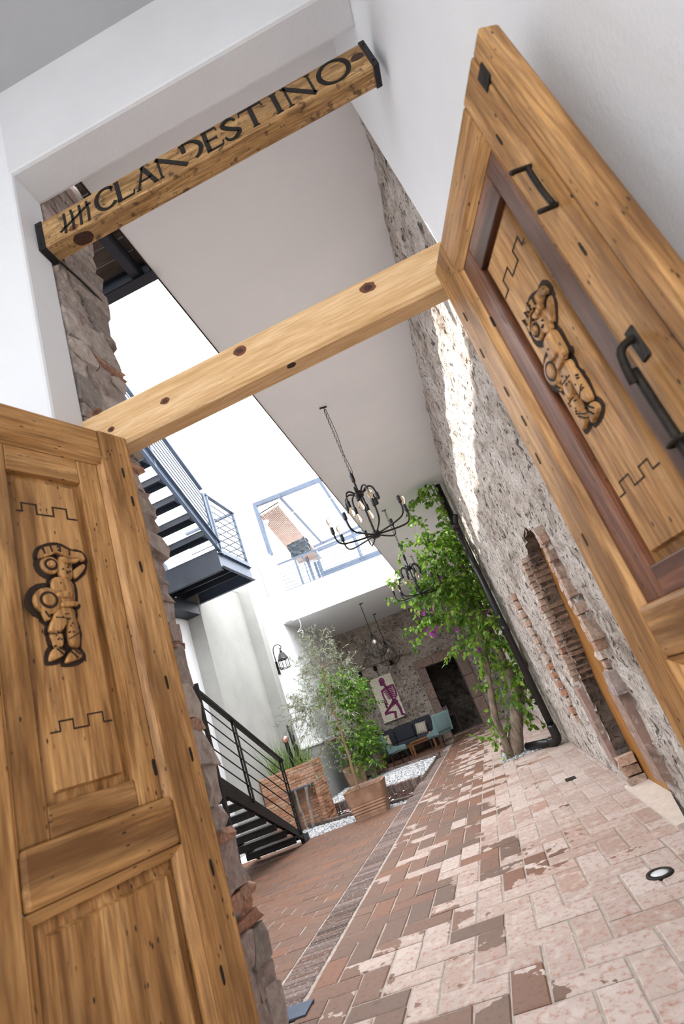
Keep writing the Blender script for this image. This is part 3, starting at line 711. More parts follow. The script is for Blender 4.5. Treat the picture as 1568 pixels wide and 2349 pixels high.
def letter(kind, x0, x1):
    bm = B(); wd = x1 - x0; xm = (x0 + x1) / 2
    if kind == 'C':
        arc(bm, (xm + .01, MZ), wd * .52, HZ * .52, 42, 318, TK, TN); stroke(bm, xm + wd * .42, MZ + HZ * .24, xm + wd * .43, MZ + HZ * .48, .007)
    elif kind == 'O': arc(bm, (xm, MZ), wd * .47, HZ * .54, 0, 360, TK, TN, 28)
    elif kind == 'L':
        x = x0 + wd * .22; stroke(bm, x, Zb, x, Zt, TK); serif(bm, x, Zt); stroke(bm, x - .015, Zb, x1 - .01, Zb, TN); stroke(bm, x1 - .01, Zb, x1 - .004, Zb + .03, .008)
    elif kind == 'A':
        stroke(bm, x0 + .012, Zb, xm, Zt + .004, TN); stroke(bm, xm - .004, Zt + .006, x1 - .010, Zb, TK); stroke(bm, x0 + .03, MZ - .018, x1 - .026, MZ - .018, TN); serif(bm, x0 + .012, Zb, .026); serif(bm, x1 - .010, Zb, .03)
    elif kind == 'Njoin':   # left stem and diagonal only: the right stem is shared with the D
        stroke(bm, x0 + .022, Zb, x0 + .022, Zt, TN); serif(bm, x0 + .022, Zb, .024); stroke(bm, x0 + .014, Zt + .002, x1 - .012, Zb - .002, TK)
    elif kind == 'Djoin':
        x = x0 + .022; stroke(bm, x, MZ + .012, x, Zt, TK); serif(bm, x - .004, Zt, .032); arc(bm, (x0 + wd * .36, MZ + .002), wd * .58, HZ * .49, -66, 90, TK, TN)
        stroke(bm, x, Zt, x0 + wd * .38, Zt, TN)
    elif kind == 'E':
        x = x0 + .022; stroke(bm, x, Zb, x, Zt, TK); stroke(bm, x - .014, Zt, x1 - .018, Zt, TN); stroke(bm, x, MZ, x1 - .026, MZ, TN); stroke(bm, x - .014, Zb, x1 - .008, Zb, TN)
        stroke(bm, x1 - .018, Zt, x1 - .016, Zt - .024, .007); stroke(bm, x1 - .008, Zb, x1 - .002, Zb + .028, .008); stroke(bm, x1 - .026, MZ - .011, x1 - .026, MZ + .011, .006)
    elif kind == 'S':
        q = smoothline([(x1 - .016, Zt - .026, 0), (x1 - .030, Zt - .004, 0), (xm - .006, Zt + .002, 0), (x0 + .016, Zt - .026, 0), (xm, MZ, 0), (x1 - .012, Zb + .032, 0), (xm + .004, Zb - .002, 0), (x0 + .024, Zb + .004, 0), (x0 + .012, Zb + .03, 0)], 5)
        for i, (p, r_) in enumerate(zip(q, q[1:])): wv = TN + (TK - TN) * math.sin(PI * i / (len(q) - 2)) ** 1.5; stroke(bm, p.x, p.y, r_.x + (r_.x - p.x) * .15, r_.y + (r_.y - p.y) * .15, wv)
    elif kind == 'T':
        stroke(bm, xm, Zb, xm, Zt, TK); serif(bm, xm, Zb, .036); stroke(bm, x0 + .012, Zt, x1 - .012, Zt, TN); stroke(bm, x0 + .012, Zt + .004, x0 + .008, Zt - .026, .007); stroke(bm, x1 - .012, Zt + .004, x1 - .008, Zt - .026, .007)
    elif kind == 'I': stroke(bm, xm, Zb, xm, Zt, TK); serif(bm, xm, Zb, .036); serif(bm, xm, Zt, .036)
    elif kind == 'N':
        a, b = x0 + .024, x1 - .022; stroke(bm, a, Zb, a, Zt, TN); stroke(bm, b, Zb, b, Zt, TN); stroke(bm, a - .006, Zt + .002, b + .004, Zb - .004, TK); serif(bm, a, Zb, .03); serif(bm, b, Zt, .03); serif(bm, a - .008, Zt, .022)
    elif kind == 'tally':
        for k in range(4):
            x = x0 + .03 + k * .045; q = [(x, Zb - .012, 0), (x + .006, MZ, 0), (x + .002 + rnd.uniform(-.005, .005), Zt - .012, 0)]
            q = smoothline(q, 3)
            for p, r_ in zip(q, q[1:]): stroke(bm, p.x, p.y, r_.x, r_.y, .014)
        stroke(bm, x0 + .0, Zb + .012, x1 - .005, Zt - .035, .012)
    return bobj('tally_marks' if kind == 'tally' else 'letter', bm, MAT['char'], t)
OX = .205
for k, a, b in (('tally', -.998, -.803), ('C', -.785, -.675), ('L', -.677, -.565), ('A', -.560, -.440), ('Njoin', -.440, -.268), ('Djoin', -.300, -.180), ('E', -.178, -.075), ('S', -.075, .025), ('T', .025, .165), ('I', .190, .250), ('N', .255, .425), ('O', .442, .597)):
    letter(k, a + OX, b + OX)

# ------------------------------------------------------------------ steel staircase, lower flight
XR, XLs = -3.80, -4.72
t = thing('steel_stair_flight', 'black steel lower stair flight with railing rising from the brick floor', 'staircase', (-4.26, 9.5, 0))
def P(x, y, z): return (x + 4.26, y - 9.5, z)
def part(name, mat, fn, par=None, smooth=False):
    bm = B(); fn(bm); return bobj(name, bm, MAT[mat] if isinstance(mat, str) else mat, par, smooth)
SL = .545
def zl(y): return (9.62 - y) * SL
def stringer(bm, x, y0, y1, zf, h0, h1, f=.05, side=1):
    # C-channel: web plus two flanges, cut level at the foot
    P0 = [(y0, max(0, zf(y0) - h0)), (y0, zf(y0) + h1), (y1, zf(y1) + h1), (y1, zf(y1) - h0)]
    prism(bm, P0, lambda p: P(x - .006, p[0], p[1]), lambda p: P(x + .006, p[0], p[1]))
    bar(bm, P(x - side * f / 2, y0, zf(y0) + h1), P(x - side * f / 2, y1, zf(y1) + h1), f, .012)
    bar(bm, P(x - side * f / 2, y0, max(.006, zf(y0) - h0)), P(x - side * f / 2, y1, zf(y1) - h0), f, .012)
part('stringer', 'blacksteel', lambda bm: stringer(bm, XR, 9.62, 5.6, zl, .22, .10), t)
part('stringer', 'blacksteel', lambda bm: stringer(bm, XLs, 9.62, 5.6, zl, .22, .10, side=-1), t)
part('foot_plate', 'blacksteel', lambda bm: prism(bm, [(9.50, 0), (9.50, .11), (9.74, .11), (9.74, 0)], lambda p: P(XR - .055, p[0], p[1]), lambda p: P(XR + .012, p[0], p[1])), t)
for k in range(13):
    y = 9.45 - k * .30; z = .165 * (k + 1)
    part('tread', 'blacksteel', lambda bm: (cbox(bm, P(-4.26, y - .12, z), (.90, .28, .03), .004), cbox(bm, P(-4.26, y + .01, z - .04), (.90, .012, .09)), cbox(bm, P(-4.26, y - .25, z - .04), (.90, .012, .09))), t)
for y in (9.45, 8.03, 6.6):
    zb = zl(y) + .10
    part('baluster_post', 'blacksteel', lambda bm: (bar(bm, P(XR - .02, y, zb - .06), P(XR - .02, y, zb + 1.13), .045, .012, (1, 0, 0)), bar(bm, P(XR + .02, y, zb - .06), P(XR + .02, y, zb + 1.13), .045, .012, (1, 0, 0))), t)
part('handrail', 'blacksteel', lambda bm: bar(bm, P(XR, 9.50, zl(9.50) + 1.235), P(XR, 5.6, zl(5.6) + 1.235), .075, .05, bev=.006), t)
for k in range(5):
    o_ = .28 + k * .19
    part('rail_rod', 'blacksteel', lambda bm: tube(bm, [P(XR, 9.46, zl(9.46) + o_), P(XR, 5.6, zl(5.6) + o_)], .009, 6), t)
part('landing', 'blacksteel', lambda bm: cbox(bm, P(-4.30, 5.0, 2.16), (1.1, 1.2, .10)), t)
part('landing_post', 'blacksteel', lambda bm: cbox(bm, P(XR - .05, 4.6, 1.07), (.08, .08, 2.12)), t)
part('landing_post', 'blacksteel', lambda bm: cbox(bm, P(-4.72, 4.6, 1.07), (.08, .08, 2.12)), t)

# ------------------------------------------------------------------ upper flights with landing
t = thing('steel_stair_landing', 'dark steel upper stair with open treads and railed landing high over the courtyard', 'staircase', (-4.35, 10.0, 5.03))
def P(x, y, z): return (x + 4.35, y - 10.0, z - 5.03)
XA, XB = -3.80, -5.05
part('landing_edge_beam', 'bluesteel', lambda bm: (cbox(bm, P(XA, 10.05, 5.18), (.012, 1.56, .30)), cbox(bm, P(XA + .03, 10.05, 5.33), (.07, 1.56, .014)), cbox(bm, P(XA + .03, 10.05, 5.03), (.07, 1.56, .014))), t)
part('landing_edge_beam', 'bluesteel', lambda bm: (cbox(bm, P(-4.64, 10.83, 5.18), (1.69, .012, .30)), cbox(bm, P(-4.64, 10.80, 5.03), (1.69, .07, .014))), t)
part('landing_edge_beam', 'navysteel', lambda bm: (cbox(bm, P(-4.64, 9.27, 5.20), (1.69, .012, .46)), cbox(bm, P(-4.64, 9.30, 4.97), (1.69, .08, .014)), cbox(bm, P(-4.64, 9.30, 5.43), (1.69, .08, .014))), t)
part('landing_deck', 'navysteel', lambda bm: cbox(bm, P(-4.64, 10.05, 5.29), (1.68, 1.54, .02)), t)
for y in (9.65, 10.05, 10.45):
    part('joist', 'navysteel', lambda bm: cbox(bm, P(-4.64, y, 5.21), (1.67, .05, .12)), t)
part('wall_corbel', 'navysteel', lambda bm: cbox(bm, P(-5.33, 10.06, 4.90), (.34, 1.54, .26)), t)
# top flight: open treads towards the street front
def z3(y): return 5.45 + (9.45 - y) * .655
for x, sd_ in ((XA, 1), (XB + .05, -1)):
    def fn(bm):
        prism(bm, [(9.45, z3(9.45) - .15), (9.45, z3(9.45) + .15), (4.6, z3(4.6) + .15), (4.6, z3(4.6) - .15)], lambda p: P(x - .006, p[0], p[1]), lambda p: P(x + .006, p[0], p[1]))
        for o_ in (.15, -.15): bar(bm, P(x + sd_ * .03, 9.45, z3(9.45) + o_), P(x + sd_ * .03, 4.6, z3(4.6) + o_), .07, .014)
    part('stringer', 'bluesteel', fn, t)
for k in range(12):
    y = 9.05 - k * .40; z = z3(y) + .04
    part('tread', 'navysteel', lambda bm: (cbox(bm, P(-4.42, y, z), (1.2, .28, .016)), cbox(bm, P(-4.42, y + .13, z - .06), (1.2, .014, .12)), cbox(bm, P(-4.42, y - .13, z - .06), (1.2, .014, .12))), t)
    part('tread_bracket', 'bluesteel', lambda bm: cbox(bm, P(XA - .05, y, z - .05), (.09, .22, .08)), t)
HR = 1.36
for y in (9.36, 7.6, 5.8):
    part('baluster_post', 'bluesteel', lambda bm: (cbox(bm, P(XA + .015, y, z3(y) + .60), (.016, .06, 1.34)), cbox(bm, P(XA - .015, y, z3(y) + .60), (.016, .06, 1.34))), t)
part('handrail', 'bluesteel', lambda bm: bar(bm, P(XA, 9.36, z3(9.36) + HR), P(XA, 4.6, z3(4.6) + HR), .08, .05), t)
for k in range(7):
    o_ = .30 + k * .14
    part('rail_rod', 'bluesteel', lambda bm: tube(bm, [P(XA, 9.36, z3(9.36) + o_), P(XA, 4.6, z3(4.6) + o_)], .013, 6), t)
part('baluster_post', 'bluesteel', lambda bm: cbox(bm, P(XA, 10.78, 6.06), (.06, .06, 1.46)), t)
part('baluster_post', 'bluesteel', lambda bm: cbox(bm, P(XA, 9.50, 6.06), (.06, .06, 1.46)), t)
part('handrail', 'bluesteel', lambda bm: bar(bm, P(XA, 9.45, 6.78), P(XA, 10.82, 6.78), .08, .05), t)
part('handrail', 'bluesteel', lambda bm: bar(bm, P(XA, 10.80, 6.78), P(XB, 10.80, 6.78), .08, .05), t)
for k in range(7):
    z = 5.55 + k * .17
    part('rail_rod', 'bluesteel', lambda bm: tube(bm, [P(XA, 9.50, z), P(XA, 10.80, z), P(XA - .001, 10.80, z), P(XB, 10.80, z)], .013, 6), t)
part('curb_angle', 'bluesteel', lambda bm: cbox(bm, P(XA + .01, 10.12, 5.40), (.05, 1.4, .10)), t)

# ------------------------------------------------------------------ slender post by the stone jamb
bx = atZ(655, 2338, .0)
t = thing('steel_post', 'thin black steel post on a floor plate behind the rubble jamb', 'post', (bx.x - .055, bx.y, 0))
part('base_plate', 'bluesteel', lambda bm: cbox(bm, (.09, .03, .006), (.22, .16, .012), .002), t)
part('shaft', 'blacksteel', lambda bm: cbox(bm, (0, 0, .98), (.024, .024, 1.94)), t)

# ------------------------------------------------------------------ plank canopy beside the slab
t = thing('plank_canopy', 'dark timber plank canopy in a steel frame above the rubble jamb', 'canopy', (-1.55, 2.5, 5.0))
for k in range(6):
    part('plank', 'soffitwood', lambda bm: cbox(bm, (0, -.36 + k * .125, .06), (1.0, .12, .03), .003), t)
part('edge_beam', 'navysteel', lambda bm: (cbox(bm, (0, .40, .0), (1.02, .012, .20)), cbox(bm, (0, .36, -.10), (1.02, .09, .012)), cbox(bm, (0, .36, .10), (1.02, .09, .012))), t)
part('side_beam', 'navysteel', lambda bm: (cbox(bm, (.40, 0, -.01), (.02, .78, .13)), cbox(bm, (.37, 0, -.075), (.07, .78, .012))), t)
bm = B(); tube(bm, smoothline([atX(128, 592, -1.10), atX(165, 625, -1.095), atX(205, 662, -1.10), atX(246, 706, -1.12)], 4), .007, 6)
tag(bobj('cable', bm, MAT['blacksteel'], None, True), 'black cable running down the rubble jamb under the sign beam', 'cable')

# ------------------------------------------------------------------ terrace: railing, pergola, awning
def fy(x): return 16.11 + .162 * x
t = thing('terrace_railing', 'blue grey steel railing with thin wires on the terrace edge', 'railing', (-2.8, fy(-2.8), 5.87))
def P(x, z, d=0.0): return (x + 2.8, fy(x) - fy(-2.8) + d, z - 5.87)
part('handrail', 'bluesteel', lambda bm: bar(bm, P(-4.5, 6.80, .05), P(-1.2, 6.82, .05), .07, .05), t)
for x in (-3.92, -3.22, -1.95):
    part('post', 'bluesteel', lambda bm: cbox(bm, P(x, 6.33, .05), (.06, .06, .93)), t)
part('post', 'bluesteel', lambda bm: cbox(bm, P(-3.42, 6.2, .3), (.09, .05, .66)), t)
part('kick_bar', 'bluesteel', lambda bm: bar(bm, P(-3.2, 5.97, .05), P(-1.15, 5.97, .05), .012, .19), t)
part('floor_angle', 'bluesteel', lambda bm: bar(bm, P(-4.5, 5.885, .03), P(-1.15, 5.885, .03), .06, .02), t)
for k in range(6):
    z = 5.99 + k * .125
    part('wire', 'bluesteel', lambda bm: tube(bm, [P(-4.5, z, .05), P(-1.15, z, .05)], .011, 5), t)
t = thing('pergola_frame', 'blue grey steel pergola frame standing on the terrace pier', 'pergola', (-4.6, 15.45, 7.2))
def P(x, y, z): return (x + 4.6, y - 15.45, z - 7.2)
part('post', 'bluesteel', lambda bm: cbox(bm, P(-4.6, 15.45, 8.12), (.13, .13, 1.86)), t)
part('front_beam', 'bluesteel', lambda bm: bar(bm, P(-4.66, 15.45, 9.08), P(-1.2, 15.98, 9.12), .13, .14), t)
for x in (-3.72, -2.30):
    part('rafter', 'bluesteel', lambda bm: bar(bm, P(x, fy(x) - .0, 9.06), P(x - .3, 21.5, 9.06), .10, .11), t)
part('post', 'bluesteel', lambda bm: cbox(bm, P(-4.9, 21.5, 7.5), (.12, .12, 3.2)), t)
part('post', 'bluesteel', lambda bm: cbox(bm, P(-2.6, 21.5, 7.5), (.12, .12, 3.2)), t)
part('rear_beam', 'bluesteel', lambda bm: bar(bm, P(-5.0, 21.5, 9.06), P(-1.2, 21.5, 9.06), .1, .1), t)
part('tie_rod', plain('white_rod', 'e8e8e8', .5), lambda bm: tube(bm, [P(-4.5, 16.9, 8.98), P(-2.2, 17.3, 8.98)], .018, 6), t)
part('far_beam', 'bluesteel', lambda bm: bar(bm, atY(728, 1262, 17.2) - Vector((-4.6, 15.45, 7.2)), atY(850, 1212, 17.3) - Vector((-4.6, 15.45, 7.2)), .06, .14), t)
part('far_post', 'bluesteel', lambda bm: cbox(bm, P(-3.60, 17.2, 6.4), (.08, .08, 1.1)), t)
part('far_post', 'bluesteel', lambda bm: cbox(bm, P(-2.1, 17.25, 6.4), (.08, .08, 1.1)), t)
c00, c10, c01, c11 = atZ(598, 1186, 8.75), atZ(640, 1160, 8.75), atZ(688, 1294, 8.75), atZ(740, 1282, 8.75)
m = M('striped_awning', .8); sp = m.noise(m.co('World'), 3, 2); m.col(m.ramp(sp, [(.3, 'c9b3a8'), (.7, 'd8c8be')])); MAT['awning'] = m.m
t = thing('pleated_awning', 'pinkish pleated awning gathered under the pergola rafters', 'awning', c00)
bm = B(); NP = 30; rows = []
for i in range(NP + 1):
    a = c00.lerp(c10, i / NP) - c00; b = c01.lerp(c11, i / NP) - c00; dz = (.12 if i % 2 else -.06)
    rows.append((bm.verts.new(a + Vector((0, 0, dz))), bm.verts.new(b + Vector((0, 0, dz)))))
for r0, r1 in zip(rows, rows[1:]): bm.faces.new((r0[0], r1[0], r1[1], r0[1]))
fabric = bobj('fabric', bm, MAT['awning'], t)
md = fabric.modifiers.new('thick', 'SOLIDIFY'); md.thickness = .012
part('cord', 'iron', lambda bm: tube(bm, [c00 - c00 + Vector((0, 0, .13)), c10 - c00 + Vector((0, 0, .13))], .02, 6), t)
# wrapped object on a stand
bp = atY(686, 1258, 16.7)
t = thing('wrapped_speaker', 'object wrapped in crumpled black plastic on a stand behind the terrace railing', 'equipment', (bp.x, bp.y, 5.87))
hz = bp.z - 5.87
def fn(bm):
    r = bmesh.ops.create_cube(bm, size=1); bmesh.ops.subdivide_edges(bm, edges=bm.edges[:], cuts=5, use_grid_fill=True)
    for v in bm.verts:
        q = v.co.copy(); n_ = noise.noise_vector(q * 4.0) * .10 + noise.noise_vector(q * 9.0) * .05
        v.co = Vector(((q.x + n_.x) * .66, (q.y + n_.y) * .35, (q.z + n_.z) * .50 + hz + q.x * .05))
part('plastic_wrap', plain('crumpled_black_plastic', '2b333a', .25, .3, .6, 9), fn, t)
part('stand', 'bluesteel', lambda bm: (tube(bm, [(0, 0, 0), (0, 0, hz - .2)], .025, 8), cbox(bm, (0, 0, .01), (.4, .3, .02))), t)
sp_ = atY(612, 1203, 15.42)
t = thing('spotlight', 'small grey spotlight clamped to the pergola post', 'spotlight', (sp_.x, sp_.y - .05, sp_.z))
part('bracket', 'bluesteel', lambda bm: tube(bm, [(-.12, .03, .06), (-.04, 0, .05), (0, 0, 0)], .014, 6), t)
part('housing', plain('grey_cast', '9aa3ab', .4, .5), lambda bm: (lathe(bm, [(.03, -.02), (.07, .0), (.10, .09), (.105, .10), (.09, .10)], 12)), t).rotation_euler = (.9, .6, 0)
# loose white cable under the terrace
bm = B(); tube(bm, smoothline([atY(670, 1380, 15.35), atY(672, 1405, 15.34), atY(685, 1420, 15.2), atY(690, 1438, 15.1), atY(682, 1450, 15.1), atY(694, 1446, 15.1), atY(694, 1466, 15.1)], 4), .007, 5)
tag(bobj('loose_cable', bm, plain('white_cable', 'e6e6e4', .6), None, True), 'loose white cable dangling from the terrace slab above the potted olive', 'cable')

# ------------------------------------------------------------------ chandeliers
gl = M('bulb_glass', .03); gl.col('fff4e2'); gl.p.inputs['Transmission Weight'].default_value = .9; gl.p.inputs['IOR'].default_value = 1.15; MAT['bulb'] = gl.m
fi = M('filament', .4); fi.col('d9a050'); MAT['filament'] = fi.m
MAT['brass'] = plain('brass_cap', 'b08d4f', .3, .9)
def bulb(par, p, up):
    e = B(); prof = [(.013, 0), (.015, .02), (.030, .06), (.034, .085), (.028, .108), (.012, .122), (.001, .124)]
    lathe(e, prof, 12, (0, 0, 0))
    if not up:
        for v in e.verts: v.co.z = -v.co.z
    for v in e.verts: v.co += Vector(p)
    b = bobj('bulb', e, MAT['bulb'], par, True)
    q = 1 if up else -1
    e = B(); tube(e, [Vector(p) + Vector((.0, 0, .01 * q)), Vector(p) + Vector((.006, .004, .05 * q)), Vector(p) + Vector((-.006, 0, .09 * q)), Vector(p) + Vector((0, -.006, .04 * q))], .0022, 4); bobj('filament', e, MAT['filament'], b)
def chain(bm, a, b, step=.035, r=.0035):
    a = Vector(a); b = Vector(b); n_ = max(2, int((b - a).length / step))
    for k in range(n_):
        c = a.lerp(b, (k + .5) / n_); pts = []
        for j in range(9):
            an = 2 * PI * j / 8; pts.append(c + (Vector((math.cos(an) * .010, 0, 0)) if k % 2 else Vector((0, math.cos(an) * .010, 0))) + Vector((0, 0, math.sin(an) * step * .62)))
        tube(bm, pts, r, 4, False)
def chandelier(label, x, y, rot, bulbs_up, bulbs_dn):
    t = thing('chandelier', label, 'chandelier', (x, y, 3.11), rot, 'pipe chandeliers under the walkway ceiling')
    part('ceiling_hook', 'blacksteel', lambda bm: (cbox(bm, (0, 0, 1.803), (.09, .02, .012)), tube(bm, [(0, 0, 1.80), (.012, 0, 1.77), (0, 0, 1.75)], .005, 6)), t)
    part('chain', 'blacksteel', lambda bm: chain(bm, (0, 0, 1.76), (0, 0, .83)), t)
    part('cord', 'blacksteel', lambda bm: tube(bm, smoothline([(.02, 0, 1.78), (.035, .01, 1.4), (.015, 0, 1.1), (.03, 0, .85), (0, 0, .76)], 4), .004, 5), t)
    part('stem', 'blacksteel', lambda bm: (tube(bm, [(0, 0, 0), (0, 0, .78)], .013, 8), lathe(bm, [(.02, .70), (.024, .72), (.024, .80), (.008, .83)], 10)), t)
    part('lower_hub', 'blacksteel', lambda bm: lathe(bm, [(.02, -.035), (.05, -.03), (.058, .0), (.05, .035), (.02, .04)], 14), t, True)
    part('upper_hub', 'blacksteel', lambda bm: lathe(bm, [(.02, .49), (.05, .50), (.055, .53), (.045, .565), (.015, .58)], 14), t, True)
    for k in range(8):
        a = 2 * PI * k / 8; c, s_ = math.cos(a), math.sin(a)
        pts = smoothline([(c * .04, s_ * .04, 0), (c * .22, s_ * .22, .0), (c * .38, s_ * .38, .015), (c * .435, s_ * .435, .07), (c * .445, s_ * .445, .16)], 4)
        ar = part('lower_arm', 'blacksteel', lambda bm: tube(bm, pts, .0105, 7), t, True)
        part('socket', 'blacksteel', lambda bm: lathe(bm, [(.014, .15), (.021, .165), (.021, .225), (.018, .24)], 10, (c * .445, s_ * .445, 0)), ar)
        if k in bulbs_up: bulb(ar, (c * .445, s_ * .445, .238), True)
    for k in range(8):
        a = 2 * PI * (k + .5) / 8; c, s_ = math.cos(a), math.sin(a)
        pts = smoothline([(c * .04, s_ * .04, .53), (c * .11, s_ * .11, .575), (c * .17, s_ * .17, .55), (c * .19, s_ * .19, .46)], 4)
        ar = part('upper_arm', 'blacksteel', lambda bm: tube(bm, pts, .0105, 7), t, True)
        part('socket', 'blacksteel', lambda bm: lathe(bm, [(.018, .375), (.021, .385), (.021, .45), (.014, .465)], 10, (c * .19, s_ * .19, 0)), ar)
        if k in bulbs_dn: bulb(ar, (c * .19, s_ * .19, .378), False)
    return t
chandelier('black pipe chandelier hanging nearest the header beam, beside the terrace view', -.44, 5.58, .32, (0, 3, 4, 6), (1, 2, 4, 5))
chandelier('black pipe chandelier half hidden by the top of the climbing bougainvillea', -.44, 9.82, .1, (1, 3, 4, 5), (2, 4, 6))
chandelier('black pipe chandelier showing low among bougainvillea leaves in front of the back wall', -.44, 13.9, .5, (2, 3, 4, 5), (1, 5))

# ------------------------------------------------------------------ wire pendants over the lounge
def pendant(label, top, cz, rad, hgt):
    t = thing('wire_pendant', label, 'pendant lamp', (top.x, top.y, cz), 0, 'wire cage pendants over the lounge')
    part('cord', 'blacksteel', lambda bm: tube(bm, [(0, 0, 4.92 - cz), (0, 0, hgt * .5)], .012, 6), t)
    part('ceiling_hook', 'blacksteel', lambda bm: cbox(bm, (.03, 0, 4.90 - cz), (.12, .03, .03)), t)
    part('socket', 'blacksteel', lambda bm: lathe(bm, [(.02, hgt * .34), (.035, hgt * .36), (.035, hgt * .5), (.015, hgt * .55)], 10), t)
    def cage(bm):
        N = 8; T = (0, 0, hgt * .5); mid = [(rad * math.cos(2 * PI * k / N), rad * math.sin(2 * PI * k / N), -hgt * .28) for k in range(N)]
        low = [(rad * .45 * math.cos(2 * PI * (k + .5) / N), rad * .45 * math.sin(2 * PI * (k + .5) / N), -hgt * .5) for k in range(N)]
        for k in range(N):
            tube(bm, [T, mid[k]], .007, 5); tube(bm, [mid[k], mid[(k + 1) % N]], .007, 5); tube(bm, [mid[k], low[k]], .007, 5); tube(bm, [mid[(k + 1) % N], low[k]], .007, 5); tube(bm, [low[k], low[(k + 1) % N]], .007, 5)
    part('wire_cage', 'blacksteel', cage, t)
    e = B(); sphere(e, (0, 0, hgt * .12), .06, 10, 8, (1, 1, 1.2)); bobj('bulb', e, plain('frosted_bulb', 'e9e6df', .3), t, True)
pendant('black wire cage pendant nearer the terrace slab edge', atZ(825, 1385, 4.92), 3.52, .34, .80)
pendant('black wire cage pendant nearer the painted wall', atZ(856, 1409, 4.92), 3.42, .42, .85)

# ------------------------------------------------------------------ wall lantern
t = thing('wall_lantern', 'black iron wall lantern with hooked bracket on the white side wall', 'wall lamp', (-4.86, 13.66, 3.40))
part('back_plate', 'blacksteel', lambda bm: cbox(bm, (.012, 0, .10), (.024, .13, .34), .004), t)
part('bracket', 'blacksteel', lambda bm: tube(bm, smoothline([(.02, 0, .22), (.02, .0, .52), (.06, .02, .66), (.16, .05, .69), (.24, .07, .62), (.22, .06, .55), (.18, .05, .57)], 5), .012, 6), t, True)
def pyr(bm):
    lathe(bm, [(.15, .27), (.15, .285), (.075, .44), (.03, .47), (.05, .49), (.02, .51), (.012, .58)], 4, (.20, .06, 0))
part('roof', 'blacksteel', pyr, t)
def cg(bm):
    c = Vector((.20, .06, 0))
    for z in (0.03, .26):
        for k in range(4):
            a0 = PI / 2 * k; a1 = PI / 2 * (k + 1); bar(bm, c + Vector((.14 * math.cos(a0), .14 * math.sin(a0), z)), c + Vector((.14 * math.cos(a1), .14 * math.sin(a1), z)), .016, .016)
    for k in range(4):
        a = PI / 2 * k; bar(bm, c + Vector((.14 * math.cos(a), .14 * math.sin(a), .03)), c + Vector((.14 * math.cos(a), .14 * math.sin(a), .26)), .014, .014, (1, 0, 0))
        a += PI / 4; bar(bm, c + Vector((.098 * math.cos(a), .098 * math.sin(a), .03)), c + Vector((.098 * math.cos(a), .098 * math.sin(a), .26)), .008, .008, (1, 0, 0))
    bar(bm, (.02, 0, .10), c + Vector((-.06, 0, .05)), .02, .02)
part('cage', 'blacksteel', cg, t)
e = B(); sphere(e, (.20, .06, .14), .035, 8, 6, (1, 1, 1.6)); bobj('bulb', e, MAT['bulb'], t, True)

# ------------------------------------------------------------------ drain pipe
t = thing('drain_pipe', 'thick black drain pipe on the stone wall behind the bougainvillea', 'pipe', (.67, 9.75, 0))
pv = M('black_pvc', .3); pv.col('1d1c1e'); MAT['pvc'] = pv.m
part('riser', 'pvc', lambda bm: tube(bm, [(0, 0, .16), (.03, 0, 4.91)], .062, 14), t, True)
part('elbow', 'pvc', lambda bm: (tube(bm, smoothline([(0, 0, .32), (0, 0, .14), (-.03, .03, .085), (-.12, .12, .08)], 4), .074, 14),), t, True)
part('leg', 'pvc', lambda bm: tube(bm, [(-.08, .08, .08), (-.48, .62, .08)], .060, 14), t, True)
for z in (1.9, 3.95):
    part('coupling', 'pvc', lambda bm: tube(bm, [(.012, 0, z), (.012, 0, z + .14)], .072, 14), t, True)
part('side_branch', 'pvc', lambda bm: tube(bm, smoothline([(.02, 0, 4.0), (.06, -.06, 4.12), (.10, -.10, 4.2)], 3), .05, 10), t, True)

# ------------------------------------------------------------------ recessed floor light
p = atZ(1513, 2005, 0)
t = thing('ground_light', 'round recessed uplight set in the brick floor near the niche', 'floor light', (p.x, p.y, 0))
part('ring', 'iron', lambda bm: lathe(bm, [(.050, .001), (.052, .008), (.075, .008), (.080, -.002)], 24), t, True)
lens = M('uplight_glass', .1); lens.col('cfd3d6'); part('lens', lens.m, lambda bm: lathe(bm, [(.001, .012), (.03, .011), (.051, .006), (.051, .0)], 20), t, True)

# ------------------------------------------------------------------ planting bed: curbs, gravel, pool
L1, R1 = (-4.45, 11.42), (-1.97, 10.18)
L2, R2 = (-4.72, 12.95), (-1.97, 11.75)
L3, R3 = (-4.72, 16.70), (-1.97, 15.20)
def onl(A, Bq, x): return A[1] + (Bq[1] - A[1]) * (x - A[0]) / (Bq[0] - A[0])
bm = B(); prism(bm, [(L1[0], L1[1]), (R1[0], R1[1]), (R1[0], R1[1] + .13), (L1[0], L1[1] + .13)], lambda p: (p[0], p[1], -.24), lambda p: (p[0], p[1], .02)); struct('trim_7', bm, 'sold')
bm = B(); prism(bm, [L2, R2, (R2[0], R2[1] + .12), (L2[0], L2[1] + .12)], lambda p: (p[0], p[1], -.24), lambda p: (p[0], p[1], .085)); wall_pool = struct('wall_pool', bm, 'mortar')
x = -4.68
while x < -1.99:
    w_ = rnd.uniform(.06, .08); y = onl(L2, R2, x + w_ / 2)
    bm = B(); box(bm, x + .004, x + w_ - .004, y - .02 + rnd.uniform(-.008, .008), y + .14, -.2, .10 + rnd.uniform(-.008, .008), .006); bobj('brick', bm, MAT['sold'], wall_pool); x += w_
bm = B(); prism(bm, [L3, R3, (R3[0], R3[1] + .14), (L3[0], L3[1] + .14)], lambda p: (p[0], p[1], -.24), lambda p: (p[0], p[1], .12)); wall_curb = struct('wall_bed_curb', bm, 'mortar')
x = -4.68
